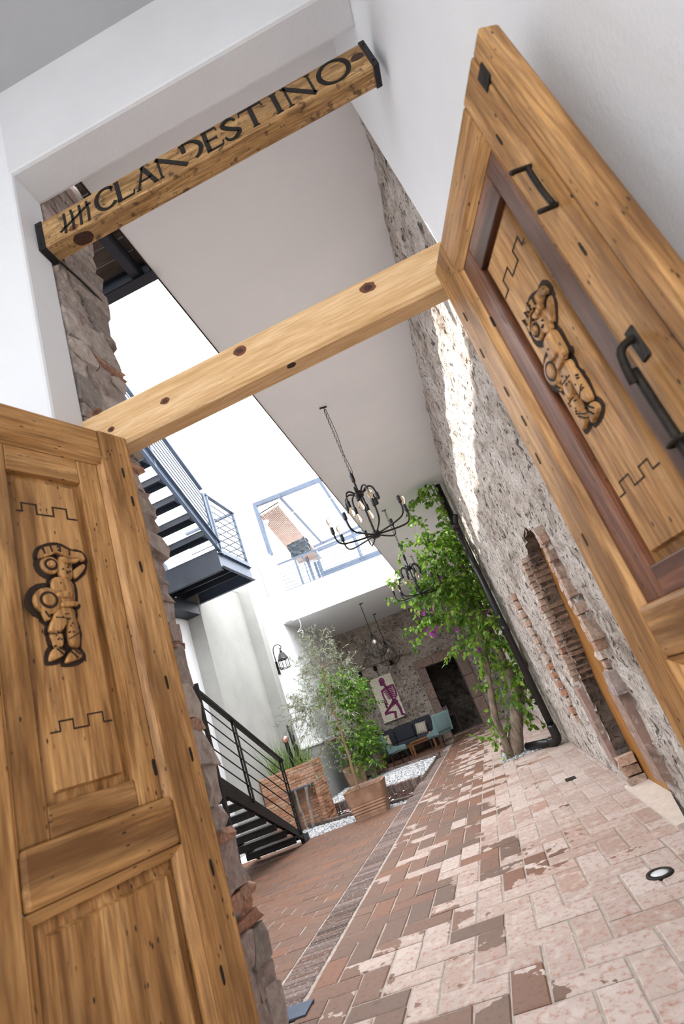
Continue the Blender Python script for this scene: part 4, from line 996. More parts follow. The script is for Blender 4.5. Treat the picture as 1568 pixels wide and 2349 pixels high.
while x < -1.99:
    w_ = rnd.uniform(.10, .20); y = onl(L3, R3, x + w_ / 2)
    bm = B(); rough_stone(bm, (x + w_ / 2, y + .06, .06), (w_ * 1.1, .24, .16), .12); bobj('brick', bm, MAT['sold'], wall_curb); x += w_
bm = B(); prism(bm, [(-4.72, 16.78), (-1.95, 15.28), (-1.95, 16.96), (-4.72, 16.96)], lambda p: (p[0], p[1], -.24), lambda p: (p[0], p[1], -.0)); struct('floor_lounge_edge', bm, 'fb')
bm = B(); prism(bm, [(L2[0], L2[1] + .1), (R2[0], R2[1] + .1), (R3[0], R3[1] + .02), (L3[0], L3[1] + .02)], lambda p: (p[0], p[1], -.24), lambda p: (p[0], p[1], .055)); struct('floor_gravel_bed', bm, 'mortar')
bm = B(); prism(bm, [(-4.72, 9.70), (-1.96, 9.70), (R1[0], R1[1] + .02), (-4.72, 11.6)], lambda p: (p[0], p[1], -.24), lambda p: (p[0], p[1], -.045)); struct('floor_gravel_strip', bm, plain('bed_soil', '4a4038', .95, 0, .3, 20, .4))
gm = M('white_grey_gravel', .8); gm.col(gm.ramp(gm.rnd(), [(0, '505155'), (.25, 'a6a8ad'), (.45, 'd2d3d5'), (.6, '737579'), (.8, 'e2e2e2'), (1, '8c8d93')])); MAT['gravel'] = gm.m
def gravel(name, label, poly, z, n, r):
    vs, fs = [], []; xs = [p[0] for p in poly]; ys = [p[1] for p in poly]; k = 0
    octa = [(1, 0, 0), (-1, 0, 0), (0, 1, 0), (0, -1, 0), (0, 0, 1), (0, 0, -1)]
    of = [(0, 2, 4), (2, 1, 4), (1, 3, 4), (3, 0, 4), (2, 0, 5), (1, 2, 5), (3, 1, 5), (0, 3, 5)]
    while k < n:
        x, y = rnd.uniform(min(xs), max(xs)), rnd.uniform(min(ys), max(ys))
        if not inpoly(x, y, poly): continue
        k += 1; a = rnd.uniform(0, PI); s_ = r * rnd.uniform(.6, 1.3); b0 = len(vs); ca, sa = math.cos(a), math.sin(a); zz_ = z + rnd.uniform(-.5, .5) * r; tl = rnd.uniform(-.5, .5)
        for q in octa:
            qx, qy, qz = q[0] * s_ * 1.2, q[1] * s_ * .85, q[2] * s_ * .7 + q[0] * s_ * tl
            vs.append((x + qx * ca - qy * sa, y + qx * sa + qy * ca, zz_ + qz))
        fs += [tuple(i + b0 for i in f) for f in of]
    me = bpy.data.meshes.new(name); me.from_pydata(vs, [], fs); me.update()
    return tag(link(name, me, MAT['gravel']), label, 'gravel', kind='stuff')
gravel('gravel', 'loose white and grey gravel strip around the big terracotta pot', [(-4.70, 9.80), (-1.97, 9.76), (-1.97, 10.16), (-4.40, 11.30), (-4.70, 11.30)], -.035, 6200, .022)
gravel('gravel', 'white and grey gravel bed between pool and lounge', [(L2[0], L2[1] + .14), (R2[0], R2[1] + .14), R3, L3], .065, 9500, .026)
gravel('gravel', 'grey pebbles around the base of the bougainvillea trunks', [(-.30, 10.13), (.47, 10.13), (.47, 11.3), (-.30, 11.3)], .0, 2300, .020)
wm = M('still_water', .04); wm.col('4a4038'); wm.p.inputs['Transmission Weight'].default_value = .55; wm.p.inputs['IOR'].default_value = 1.33; wm.bump(wm.noise(wm.co('World'), 9, 3), .15, .01); MAT['water'] = wm.m
bm = B(); prism(bm, [(L1[0], L1[1] + .13), (R1[0], R1[1] + .13), (R2[0], R2[1] - .01), (L2[0], L2[1] - .01)], lambda p: (p[0], p[1], -.20), lambda p: (p[0], p[1], -.05))
tag(bobj('pool_water', bm, MAT['water']), 'shallow dark pool water below the brick fountain', 'water')
pet = [plain('white_petal', 'efe9e6', .6), plain('red_petal', '8e2632', .6), plain('pink_petal', 'd8a8a8', .6)]
pm = []
for q in range(3):
    bm = B(); vs = [bm.verts.new((.045 * math.cos(2 * PI * k / 7), .032 * math.sin(2 * PI * k / 7), .010 * (k % 2))) for k in range(7)]; c_ = bm.verts.new((0, 0, .002))
    for k in range(7): bm.faces.new((c_, vs[k], vs[(k + 1) % 7]))
    me = bpy.data.meshes.new('petal'); bm.to_mesh(me); bm.free(); me.materials.append(pet[q]); pm.append(me)
lab = ['white flower petal floating on the shallow pool', 'dark red flower petal floating on the shallow pool', 'pink flower petal floating on the shallow pool']
for k in range(64):
    x = rnd.uniform(-4.1, -2.02); y = rnd.uniform(onl(L1, R1, x) + .2, onl(L2, R2, x) - .06); q = rnd.choice([0, 0, 1, 1, 2])
    o = bpy.data.objects.new('petal', pm[q]); COL.objects.link(o); o.location = (x, y, -.049); o.rotation_euler = (0, 0, rnd.uniform(0, 6)); o.scale = (rnd.uniform(.7, 1.1),) * 3
    tag(o, lab[q], 'petal', 'petals on the pool')

# ------------------------------------------------------------------ brick fountain planter
FX0, FX1, FY0, FY1, FZ = -5.13, -3.93, 11.34, 11.98, 1.12
t = thing('brick_planter', 'tall planter of thin orange bricks with a water spout', 'planter', (-4.5, 11.64, 0))
def P(x, y, z): return (x + 4.5, y - 11.64, z)
part('core', 'mortar', lambda bm: (box(bm, *[v for v in (FX0 + 4.5, FX1 + 4.5 - .012, FY0 - 11.64 + .22, FY1 - 11.64, -.22, 1.05)]), box(bm, FX0 + 4.5, -4.58 + 4.5, FY0 - 11.64 + .012, FY0 - 11.64 + .24, -.22, 1.10), box(bm, -4.01 + 4.5, FX1 + 4.5 - .012, FY0 - 11.64 + .012, FY0 - 11.64 + .24, -.22, 1.10), box(bm, -4.59 + 4.5, -4.00 + 4.5, FY0 - 11.64 + .012, FY0 - 11.64 + .24, .73, 1.10)), t)
def fb(x0, x1, y0, y1, z0, z1):
    bm = B(); j = rnd.uniform(-.008, .008)
    if y1 - y0 < .12: y0 += j
    else: x1 += j
    box(bm, x0 + 4.5, x1 + 4.5, y0 - 11.64, y1 - 11.64, z0 + rnd.uniform(-.003, .003), z1 + rnd.uniform(-.003, .003), .005); bobj('brick', bm, MAT['fbrick'], t)
z = -.20; row = 0; hh = .058
while z < 1.10:
    x = FX0 + (.0 if row % 2 else -.11)
    while x < FX1 - .02:
        a, b = max(x, FX0), min(x + .215, FX1); cut = z > -.25 and z < .70
        if cut and b > -4.57 and a < -4.02:
            if a < -4.61: fb(a, -4.58, FY0, FY0 + .1, z, z + hh - .008)
            elif b > -3.98: fb(-4.015, b, FY0, FY0 + .1, z, z + hh - .008)
        elif b - a > .04: fb(a + .004, b - .004, FY0, FY0 + .1, z, z + hh - .008)
        x += .22
    y = FY0 + .105 + (0 if row % 2 else .1)
    if row % 2 == 0: fb(FX1 - .1, FX1, FY0 + .104, FY0 + .20, z, z + hh - .008)
    while y < FY1 - .03:
        fb(FX1 - .1, FX1, y + .004, min(y + .21, FY1), z, z + hh - .008); y += .215
    if z < .66:
        x = -4.57 + (.0 if row % 2 else -.1)
        while x < -4.02:
            a, b = max(x, -4.57), min(x + .2, -4.02)
            if b - a > .03: fb(a + .003, b - .003, FY0 + .205, FY0 + .24, z, z + hh - .008)
            x += .205
    z += hh; row += 1
part('soil', plain('dark_soil', '3a2d24', .95, 0, .3, 20, .6), lambda bm: box(bm, FX0 + 4.55, FX1 + 4.40, FY0 - 11.54, FY1 - 11.70, 1.0, 1.07), t)
part('spout', 'bluesteel', lambda bm: box(bm, -.09, .50, -.50, -.26, .715, .735, .003), t)
ws = M('falling_water', .02); ws.col('eef2f4'); ws.p.inputs['Transmission Weight'].default_value = .92; ws.p.inputs['IOR'].default_value = 1.08; MAT['fall'] = ws.m
for k_, (xa, xb, wd_) in enumerate(((-4.36, -4.28, .022), (-4.12, -4.16, .030))):
    bm = B(); n_ = 14; rows = []
    for k in range(n_ + 1):
        s_ = k / n_; z = .715 - .76 * s_; y = 11.15 - .10 * math.sqrt(s_); x = xa + (xb - xa) * s_ + .006 * math.sin(k * .9)
        rows.append([bm.verts.new((x + wd_ * (i - 1), y + .004 * math.sin(i * 1.7 + k * .4), z)) for i in range(3)])
    for a, b in zip(rows, rows[1:]):
        for i in range(2): bm.faces.new((a[i], a[i + 1], b[i + 1], b[i]))
    o = bobj('water_stream', bm, MAT['fall'], None, True); md = o.modifiers.new('thick', 'SOLIDIFY'); md.thickness = .008
    tag(o, ('narrow clear stream of water at the stair end of the planter spout', 'wider clear stream of water at the pool end of the planter spout')[k_], 'water', 'streams from the spout')

# ------------------------------------------------------------------ foliage tools
def leafmat(name, cols, rough=.4, trans=.35):
    m = M(name, rough); c = m.ramp(m.rnd(), [(i / (len(cols) - 1), q) for i, q in enumerate(cols)])
    m.col(c); tr = m.add('ShaderNodeBsdfTranslucent'); m.l.new(c, tr.inputs[0]); mx = m.add('ShaderNodeMixShader'); mx.inputs[0].default_value = trans
    m.l.new(m.p.outputs[0], mx.inputs[1]); m.l.new(tr.outputs[0], mx.inputs[2]); m.l.new(mx.outputs[0], m.n['Material Output'].inputs[0]); return m.m
MAT['boug'] = leafmat('bougainvillea_leaf', ['4a7522', '78a534', 'a9cb50', '5c8a2c', '3a641e', '92b845'], .4, .45)
MAT['olive'] = leafmat('olive_leaf', ['76826a', '969e88', '5f6a55', 'b0b7a2', '838d74'], .5, .2)
MAT['ficus'] = leafmat('bush_leaf', ['446f26', '6a9a30', '305518', '9cc648', '527f28'])
MAT['grass'] = leafmat('grass_blade', ['5b7a34', '7d9a4a', '456428', '9bb067'], .5, .2)
MAT['bract'] = leafmat('magenta_bract', ['a03aa0', 'b84fb4', '8a2f8c'], .5, .3)
def barkmat(name, a, b, sc=10):
    m = M(name, .9); v = m.co('Object', (sc, sc, sc * .25)); n_ = m.noise(v, 1.5, 6, .65); m.col(m.ramp(n_, [(.35, a), (.65, b)])); m.bump(n_, .8, .02); return m.m
MAT['bark'] = barkmat('grey_bark', '5a4c40', '9c8c7c')
MAT['olivebark'] = barkmat('olive_bark', '7d664c', 'a58c68', 14)
LEAFSHAPE = [(0, 0, 0), (.35, .5, .06), (.35, -.5, .06), (.42, 0, 0), (1, 0, -.05)]
LEAFFACES = [(0, 3, 1), (0, 2, 3), (1, 3, 4), (2, 4, 3)]
def basis(d, roll):
    d = Vector(d).normalized(); up = Vector((0, 0, 1)) if abs(d.z) < .95 else Vector((1, 0, 0)); s_ = d.cross(up).normalized(); u = s_.cross(d)
    c, q = math.cos(roll), math.sin(roll); return d, s_ * c + u * q, u * c - s_ * q
def leaf_geo(p, d, ln, wd, roll):
    d, s_, u = basis(d, roll); return [tuple(Vector(p) + d * (a * ln) + s_ * (b * wd) + u * (c * ln)) for a, b, c in LEAFSHAPE]
def build_leaves(par, leaves, mat, nsingle, stuffname, org):
    leaves = list(leaves); rnd.shuffle(leaves)
    leaves.sort(key=lambda q: -q[2] / max(.1, (q[0] + org - CAM).dot(fw)) ) if nsingle else None
    for q in leaves[:nsingle]:
        me = bpy.data.meshes.new('leaf'); me.from_pydata(leaf_geo(*q), [], LEAFFACES); me.update(); link('leaf', me, MAT[mat], par)
    vs, fs = [], []
    for q in leaves[nsingle:]:
        b0 = len(vs); vs += leaf_geo(*q); fs += [tuple(i + b0 for i in f) for f in LEAFFACES]
    if vs:
        me = bpy.data.meshes.new(stuffname); me.from_pydata(vs, [], fs); me.update(); tag(link(stuffname, me, MAT[mat], par), kind='stuff')
def rv(a=1.0): return Vector((rnd.uniform(-a, a), rnd.uniform(-a, a), rnd.uniform(-a, a)))
def ball():
    while True:
        v = rv()
        if v.length < 1: return v
def twigs_in(c, r, n, ln, per, lsz, lw, droop, outw, twl, org, out_dir=None):
    """twigs with alternating leaves filling an ellipsoid; appends twig polylines to twl; returns leaves"""
    L = []
    for _ in range(n):
        b = ball(); p = Vector((c.x + b.x * r[0], c.y + b.y * r[1], c.z + b.z * r[2])) - org
        d = (Vector((b.x * r[0], b.y * r[1], b.z * r[2])).normalized() * outw + rv(.6) + Vector((0, 0, .35)))
        if out_dir: d += Vector(out_dir)
        d.normalize(); pts = [p.copy()]; l_ = ln * rnd.uniform(.6, 1.3); st = l_ / per
        for k in range(per):
            d = (d + Vector((0, 0, -droop)) + rv(.12)).normalized(); p = p + d * st; pts.append(p.copy())
            dd = d * .5 + rv(.7) + Vector((0, 0, -droop * 2.2)); L.append((p.copy(), dd, lsz * rnd.uniform(.65, 1.2), lsz * lw * rnd.uniform(.8, 1.1), rnd.uniform(-1.2, 1.2)))
        twl.append(pts)
    return L
def line_leaves(pts, n, lsz, lw, droop, org, twl, spread=.05):
    q = smoothline(pts, 6); twl.append([p - org for p in q]); L = []
    for k in range(n):
        f = rnd.uniform(0, len(q) - 1.001); i = int(f); p = q[i].lerp(q[i + 1], f - i) + rv(spread) - org
        L.append((p, rv(.8) + Vector((0, 0, -droop)), lsz * rnd.uniform(.6, 1.2), lsz * lw, rnd.uniform(-1.2, 1.2)))
    return L
def twig_obj(par, twl, mat, r=.003, nm='twigs'):
    vs, fs = [], []
    for pts in twl:
        for a, b in zip(pts, pts[1:]):
            d, s_, u = basis(b - a if (b - a).length > 1e-6 else (0, 0, 1), 0); b0 = len(vs)
            for p in (a, b):
                for k in range(3): an = 2 * PI * k / 3; vs.append(tuple(p + (s_ * math.cos(an) + u * math.sin(an)) * r))
            fs += [(b0, b0 + 1, b0 + 4, b0 + 3), (b0 + 1, b0 + 2, b0 + 5, b0 + 4), (b0 + 2, b0, b0 + 3, b0 + 5)]
    me = bpy.data.meshes.new(nm); me.from_pydata(vs, [], fs); me.update(); return tag(link(nm, me, MAT[mat], par), kind='stuff')
def stem(par, pts, r, mat, org, nm='branch', n=8):
    bm = B(); q = smoothline(pts, 5); k = len(q) - 1
    if isinstance(r, (tuple, list)): rs = [r[0] + (r[1] - r[0]) * i / k for i in range(k + 1)]
    else: rs = r
    tube(bm, [p - org + rv(.004) for p in q], [x * rnd.uniform(.93, 1.08) for x in rs], n); return bobj(nm, bm, MAT[mat], par, True)

# ------------------------------------------------------------------ bougainvillea by the wall
YT = 10.45
base = atZ(1180, 1735, 0); org = Vector((base.x, YT, 0))
def T(px, py, dy=0.0): return atY(px, py, YT + dy)
t = thing('bougainvillea', 'tall climbing bougainvillea with bare twisted trunks and purple flowers by the drain pipe', 'tree', org)
b0 = T(1184, 1737); b0.z = -.02
stem(t, [b0, T(1182, 1690), T(1184, 1640), T(1188, 1600), T(1178, 1572), T(1162, 1535), T(1146, 1500), T(1125, 1450), T(1105, 1400)], (.135, .055), 'bark', org, 'trunk', 12)
stem(t, [T(1190, 1605), T(1202, 1572, .05), T(1206, 1550, .05), T(1200, 1500, .05), T(1185, 1440, .05), T(1160, 1370, .05)], (.07, .035), 'bark', org, 'trunk', 10)
b1 = T(1168, 1732, -.1); b1.z = -.02
stem(t, [b1, T(1153, 1690, -.1), T(1138, 1655, -.1), T(1129, 1610, -.1), T(1121, 1570, -.1), T(1117, 1530, -.1), T(1108, 1480, -.1), T(1090, 1420, -.1), T(1070, 1370, -.1)], (.075, .04), 'bark', org, 'trunk', 10)
stem(t, [T(1180, 1730, .1), T(1172, 1680, .1), T(1160, 1640, .1)], (.035, .02), 'bark', org)
stem(t, [T(1105, 1400), T(1075, 1330), T(1050, 1270), T(1040, 1210, -.35), T(1018, 1165, -.75), T(988, 1118, -1.1)], (.04, .012), 'bark', org)
stem(t, [T(1075, 1375, -.1), T(1030, 1340, -.2), T(970, 1330, -.3)], (.025, .008), 'bark', org)
stem(t, [T(1090, 1420, -.1), T(1040, 1400, -.2), T(985, 1420, -.3)], (.025, .008), 'bark', org)
tw = []; LV = []
def cl(px, py, rx, ry, n, dy=-.15, out=None, lsz=.125):
    c = T(px, py, dy); k = .0089
    LV.extend(twigs_in(c, (rx * k, .38, ry * k), int(n * 2.1), .34, 8, lsz, .64, .16, .7, tw, org, out))
cl(1062, 1312, 78, 62, 62); cl(1012, 1272, 48, 34, 24); cl(1098, 1392, 60, 56, 46); cl(1122, 1322, 42, 56, 34); cl(1062, 1236, 36, 26, 20); cl(1040, 1210, 30, 20, 10)
cl(1000, 1352, 48, 22, 20); cl(1112, 1462, 34, 32, 14); cl(1160, 1472, 26, 42, 20, .05); cl(1168, 1552, 22, 34, 9, .05); cl(1190, 1612, 18, 30, 8, .0); cl(1208, 1530, 12, 34, 9, .1); cl(1040, 1400, 46, 22, 16)
for pts, n, sp in (([T(1010, 1346, -.3), T(960, 1342, -.35), T(893, 1336, -.35)], 60, .07), ([T(1010, 1376, -.3), T(950, 1384, -.35), T(885, 1372, -.35)], 30, .06), ([T(1020, 1412, -.3), T(975, 1430, -.35), T(922, 1448, -.35)], 55, .06), ([T(985, 1420, -.3), T(962, 1458, -.35), T(945, 1488, -.35)], 22, .05),
    ([T(1070, 1458, -.2), T(1045, 1490, -.25), T(1018, 1520, -.25)], 34, .06), ([T(1000, 1255, -.2), T(950, 1242, -.3), T(922, 1250, -.3), T(908, 1330, -.3), T(886, 1338, -.3)], 60, .05), ([T(948, 1088, -1.15), T(962, 1130, -1.1), T(985, 1160, -1.0)], 44, .06), ([T(998, 1096, -1.15), T(985, 1124, -1.1), T(1010, 1165, -.9), T(1040, 1220, -.4)], 110, .12),
    ([T(968, 1115, -1.1), T(955, 1145, -1.1), T(938, 1165, -1.0), T(960, 1245, -.8)], 40, .06), ([T(940, 1188, -.9), T(968, 1200, -.9), T(985, 1250, -.5)], 36, .06), ([T(1130, 1480, 0), T(1135, 1560, 0), T(1128, 1640, 0)], 40, .06), ([T(1185, 1600, 0), T(1170, 1660, 0), T(1150, 1690, -.1)], 40, .06), ([T(1132, 1640, -.1), T(1135, 1690, -.1), T(1165, 1730, -.1)], 36, .08),
    ([T(1135, 1702, -.15), T(1110, 1690, -.2), T(1088, 1690, -.2)], 10, .03), ([T(1108, 1568, -.1), T(1120, 1575, -.1), T(1090, 1575, -.15)], 26, .05), ([T(1215, 1480, .05), T(1230, 1540, .05), T(1218, 1620, .05)], 50, .07), ([T(1120, 1240, .2), T(1150, 1360, .2), T(1200, 1480, .2)], 60, .10)):
    LV.extend(line_leaves(pts, int(n * 1.4), .12, .62, .5, org, tw, sp))
LV = [q for q in LV if (q[0] + org).x < .69 and .0 < (q[0] + org).z < 4.84]
build_leaves(t, LV, 'boug', 300, 'foliage', org)
tw = [[Vector((min(p.x, .70 - org.x), p.y, min(p.z, 4.84))) for p in q] for q in tw]
twig_obj(t, tw, 'bark', .0035)
for (px, py) in ((1012, 1325), (982, 1442), (990, 1452), (1000, 1446), (1004, 1438), (996, 1456), (1050, 1443), (1091, 1488), (1098, 1492), (1103, 1486), (975, 1406), (1120, 1400)):
    c = T(px, py, -.45) - org; bm = B()
    for k in range(5):
        d = Vector((math.cos(k * 1.26), math.sin(k * 1.26) * .6, .5 * math.sin(k * 2.1))); g = leaf_geo(c, d, .075, .065, k * .7); vv = [bm.verts.new(p) for p in g]
        for f in LEAFFACES: bm.faces.new([vv[i] for i in f])
    bobj('flower', bm, MAT['bract'], t)

# ------------------------------------------------------------------ big terracotta pot and olive tree
tc = M('terracotta', .8); v_ = tc.co('Object'); tc.col(tc.mix(tc.ramp(tc.noise(v_, 5, 5), [(.45, 0.0), (.7, .5)]), tc.ramp(tc.noise(v_, 2, 3), [(.3, '8a6853'), (.7, '9c7b66')]), 'c4a488')); tc.bump(tc.noise(v_, 40, 4), .15, .005); MAT['terra'] = tc.m
def pot(name, label, loc, rz, wt, wb, h, grooves=True):
    t = thing(name, label, 'plant pot', loc, rz)
    def sq(w_, rc=.06, n=4):
        pts = []
        for cx, cy, a0 in ((1, 1, 0), (-1, 1, 90), (-1, -1, 180), (1, -1, 270)):
            for k in range(n + 1):
                a = math.radians(a0 + 90 * k / n); pts.append((cx * (w_ / 2 - rc) + rc * math.cos(a), cy * (w_ / 2 - rc) + rc * math.sin(a)))
        return pts
    prof = [(wb, 0.0), (wb + .008, .01)]
    for k in range(41):
        z = .02 + (h - .02) * k / 40; w_ = wb + (wt - wb) * (z / h) ** 1.1
        prof.append((w_ + (.009 * math.cos(k * PI / 2) if grooves and 5 < k < 20 else 0), z))
    prof += [(wt + .012, h), (wt - .03, h + .004), (wt - .06, h - .02), (wt - .08, h - .07)]
    bm = B(); rings = [[bm.verts.new((p[0], p[1], z)) for p in sq(w_)] for w_, z in prof]
    for a, b in zip(rings, rings[1:]):
        for i in range(len(a)): bm.faces.new((a[i], a[(i + 1) % len(a)], b[(i + 1) % len(a)], b[i]))
    bm.faces.new(rings[0][::-1]); bm.faces.new(rings[-1])
    bobj('shell', bm, MAT['terra'], t, True, True)
    part('soil', plain('pot_soil', '4a382b', .95, 0, .3, 20, .6), lambda bm: prism(bm, sq(wt - .082), lambda p: (p[0], p[1], h - .08), lambda p: (p[0], p[1], h - .035)), t)
    return t
pot('terracotta_pot', 'big square tapered terracotta pot with grooves beside the gravel', (-2.64, 9.92, -.006), .10, .70, .56, .47)
YO = 9.92; o0 = atY(822, 1812, YO); org = Vector((o0.x, YO, .42))
t = thing('olive_tree', 'slender grey green olive tree growing from the square terracotta pot', 'tree', org)
def T(px, py, dy=0.0): return atY(px, py, YO + dy)
stem(t, [org, T(805, 1755), T(786, 1690), T(768, 1640), T(752, 1580), T(738, 1535), T(725, 1495), T(718, 1468)], (.027, .006), 'olivebark', org, 'trunk', 8)
tw = []; LV = []
def cl(px, py, rx, ry, n, dy=0.0, out=None):
    c = T(px, py, dy); k = .0083; LV.extend(twigs_in(c, (rx * k, .30, ry * k), int(n * 1.9), .32, 14, .080, .22, .05, .9, tw, org, out))
cl(735, 1480, 24, 26, 18, out=(0, 0, .6)); cl(745, 1530, 40, 26, 26, out=(0, 0, .3)); cl(705, 1520, 24, 16, 12, out=(-.4, 0, .2)); cl(775, 1545, 30, 24, 14); cl(735, 1590, 44, 28, 22); cl(715, 1620, 34, 30, 22, out=(-.6, 0, 0)); cl(760, 1640, 34, 34, 18); cl(695, 1640, 24, 28, 12, out=(-.6, 0, -.2)); cl(730, 1680, 30, 26, 10); cl(770, 1720, 32, 26, 8); cl(745, 1765, 26, 22, 5)
for pts in ([T(752, 1580), T(735, 1560), T(700, 1525)], [T(768, 1640), T(730, 1620), T(690, 1650)], [T(738, 1535), T(760, 1520), T(780, 1520)], [T(786, 1690), T(755, 1700), T(720, 1750)]): stem(t, pts, (.012, .004), 'olivebark', org, 'branch', 6)
build_leaves(t, LV, 'olive', 0, 'foliage', org); twig_obj(t, tw, 'olivebark', .0016)

# ------------------------------------------------------------------ green bush in the gravel
g0 = atZ(860, 1786, .06); YG = g0.y; org = Vector((g0.x, YG, .05))
t = thing('leafy_bush', 'glossy green bushy tree rooted in the gravel behind the olive', 'bush', org)
def T(px, py, dy=0.0): return atY(px, py, YG + dy)
for pts in ([org, T(848, 1740), T(830, 1690), T(810, 1630), T(795, 1585)], [org + Vector((-.06, .03, 0)), T(840, 1750), T(815, 1700), T(785, 1640), T(765, 1590)], [org + Vector((.05, 0, 0)), T(855, 1740), T(850, 1690)]): stem(t, pts, (.03, .010), 'bark', org, 'stem', 7)
tw = []; LV = []
def cl(px, py, rx, ry, n, dy=0.0, out=None):
    c = T(px, py, dy); k = .0115; LV.extend(twigs_in(c, (rx * k, .45, ry * k), int(n * 2.4), .32, 9, .125, .5, .08, .8, tw, org, out))
cl(770, 1560, 32, 22, 26); cl(805, 1580, 34, 22, 26); cl(770, 1595, 42, 20, 22); cl(815, 1620, 32, 28, 26); cl(800, 1665, 30, 26, 20); cl(835, 1665, 18, 20, 10); cl(835, 1705, 34, 26, 24); cl(805, 1720, 30, 24, 14); cl(850, 1745, 26, 16, 10); cl(810, 1755, 24, 16, 7)
LV = [q for q in LV if (q[0] + org).x > -4.62]
build_leaves(t, LV, 'ficus', 150, 'foliage', org); twig_obj(t, tw, 'bark', .003)
sp2 = atZ(815, 1784, .10); pot('terracotta_pot', 'terracotta pot half hidden behind the green bush', (max(sp2.x, -4.30), min(sp2.y, 15.7), .06), .2, .66, .50, .52, False)

# ------------------------------------------------------------------ grasses and ornament in the brick planter
org = Vector((-4.50, 11.70, 1.05))
t = thing('ornamental_grass', 'tall green spiky grasses growing in the brick planter', 'plant', org)
vs, fs = [], []
for k in range(330):
    x = -4.98 + rnd.random() * .96; y = rnd.uniform(11.47, 11.90); dense = 1.0 if x < -4.5 else .8
    p = Vector((x, y, 1.05)) - org; l_ = rnd.uniform(.35, 1.0) * dense; d = Vector((rnd.uniform(-.45, .45), rnd.uniform(-.4, .2), 1)).normalized(); s_ = Vector((math.cos(k), math.sin(k), 0)) * .007; b0 = len(vs)
    for j in range(5):
        f = j / 4; q = p + d * (l_ * f) + Vector((d.x, d.y, -.35)) * (f * f * l_ * .35); wv = s_ * (1 - f * .92); vs += [tuple(q - wv), tuple(q + wv)]
    for j in range(4): fs.append((b0 + 2 * j, b0 + 2 * j + 1, b0 + 2 * j + 3, b0 + 2 * j + 2))
me = bpy.data.meshes.new('blades'); me.from_pydata(vs, [], fs); me.update(); tag(link('blades', me, MAT['grass'], t), kind='stuff')
gp = atY(655, 1700, 11.55); gb = .0
t = thing('copper_ornament', 'shiny copper ball ornament on a black stake among the grasses', 'ornament', (gp.x, gp.y, 1.06))
part('stake', 'blacksteel', lambda bm: tube(bm, [(0.02, 0, 0), (0, 0, gp.z - 1.06)], .045, 10), t)
part('ball', plain('copper', 'cfa294', .2, .8), lambda bm: sphere(bm, (0, 0, gp.z - 1.03), .078, 14, 10), t, True)
bm = B(); tube(bm, [(-4.30, 11.75, 1.06), (-4.32, 11.75, 1.95)], .05, 10); tag(bobj('bamboo_lamp', bm, MAT['blacksteel'], None, True), 'slim black cylinder standing among the planter grasses', 'garden light')

# ------------------------------------------------------------------ lounge furniture
fab = M('navy_fabric', .9); fab.col(fab.ramp(fab.noise(fab.co('Object'), 60, 3), [(.3, '33363f'), (.7, '454954')])); MAT['navy'] = fab.m
fab = M('teal_fabric', .9); fab.col(fab.ramp(fab.noise(fab.co('Object'), 90, 3), [(.35, '5f7c80'), (.65, '86a0a2')])); MAT['teal'] = fab.m
for ax in 'xyz': MAT['teak_' + ax] = wood('teak_' + ax, ax, 'a8764c', '8a5c38', '5c3a22', knots=0, specks=0)
MAT['wenge'] = plain('dark_wenge', '35261f', .5, 0, .3, 20)
def soft(bm, c, d, bev=.05):
    box(bm, c[0] - d[0] / 2, c[0] + d[0] / 2, c[1] - d[1] / 2, c[1] + d[1] / 2, c[2] - d[2] / 2, c[2] + d[2] / 2, bev, 3)
t = thing('lounge_sofa', 'long sofa with navy cushions on a wooden frame against the stone wall', 'sofa', bk(-3.52, -.62, 0), PHI)
part('seat_frame', 'teak_x', lambda bm: (cbox(bm, (0, -.38, .30), (2.2, .05, .10), .006), cbox(bm, (0, .40, .30), (2.2, .05, .10), .006), cbox(bm, (0, 0, .27), (2.2, .7, .03))), t)
for x in (-1.06, 0.0, 1.06):
    for y in (-.38, .40): part('leg', 'teak_z', lambda bm: cbox(bm, (x, y, .14), (.07, .07, .28), .005), t)
for x in (-1.1, 1.1):
    part('arm', 'teak_z', lambda bm: (cbox(bm, (x, 0, .64), (.06, .84, .05), .006), cbox(bm, (x, -.38, .45), (.06, .06, .40)), cbox(bm, (x, .38, .50), (.06, .06, .60))), t)
part('back_frame', 'teak_x', lambda bm: (cbox(bm, (0, .42, .86), (2.2, .04, .08), .006), cbox(bm, (0, .42, .5), (2.2, .04, .06), .006)), t)
for k in range(3):
    x = -.72 + .72 * k
    part('seat_cushion', 'navy', lambda bm: soft(bm, (x, -.04, .42), (.71, .74, .17)), t, True); part('back_cushion', 'navy', lambda bm: soft(bm, (x, .30, .76), (.71, .18, .52)), t, True)
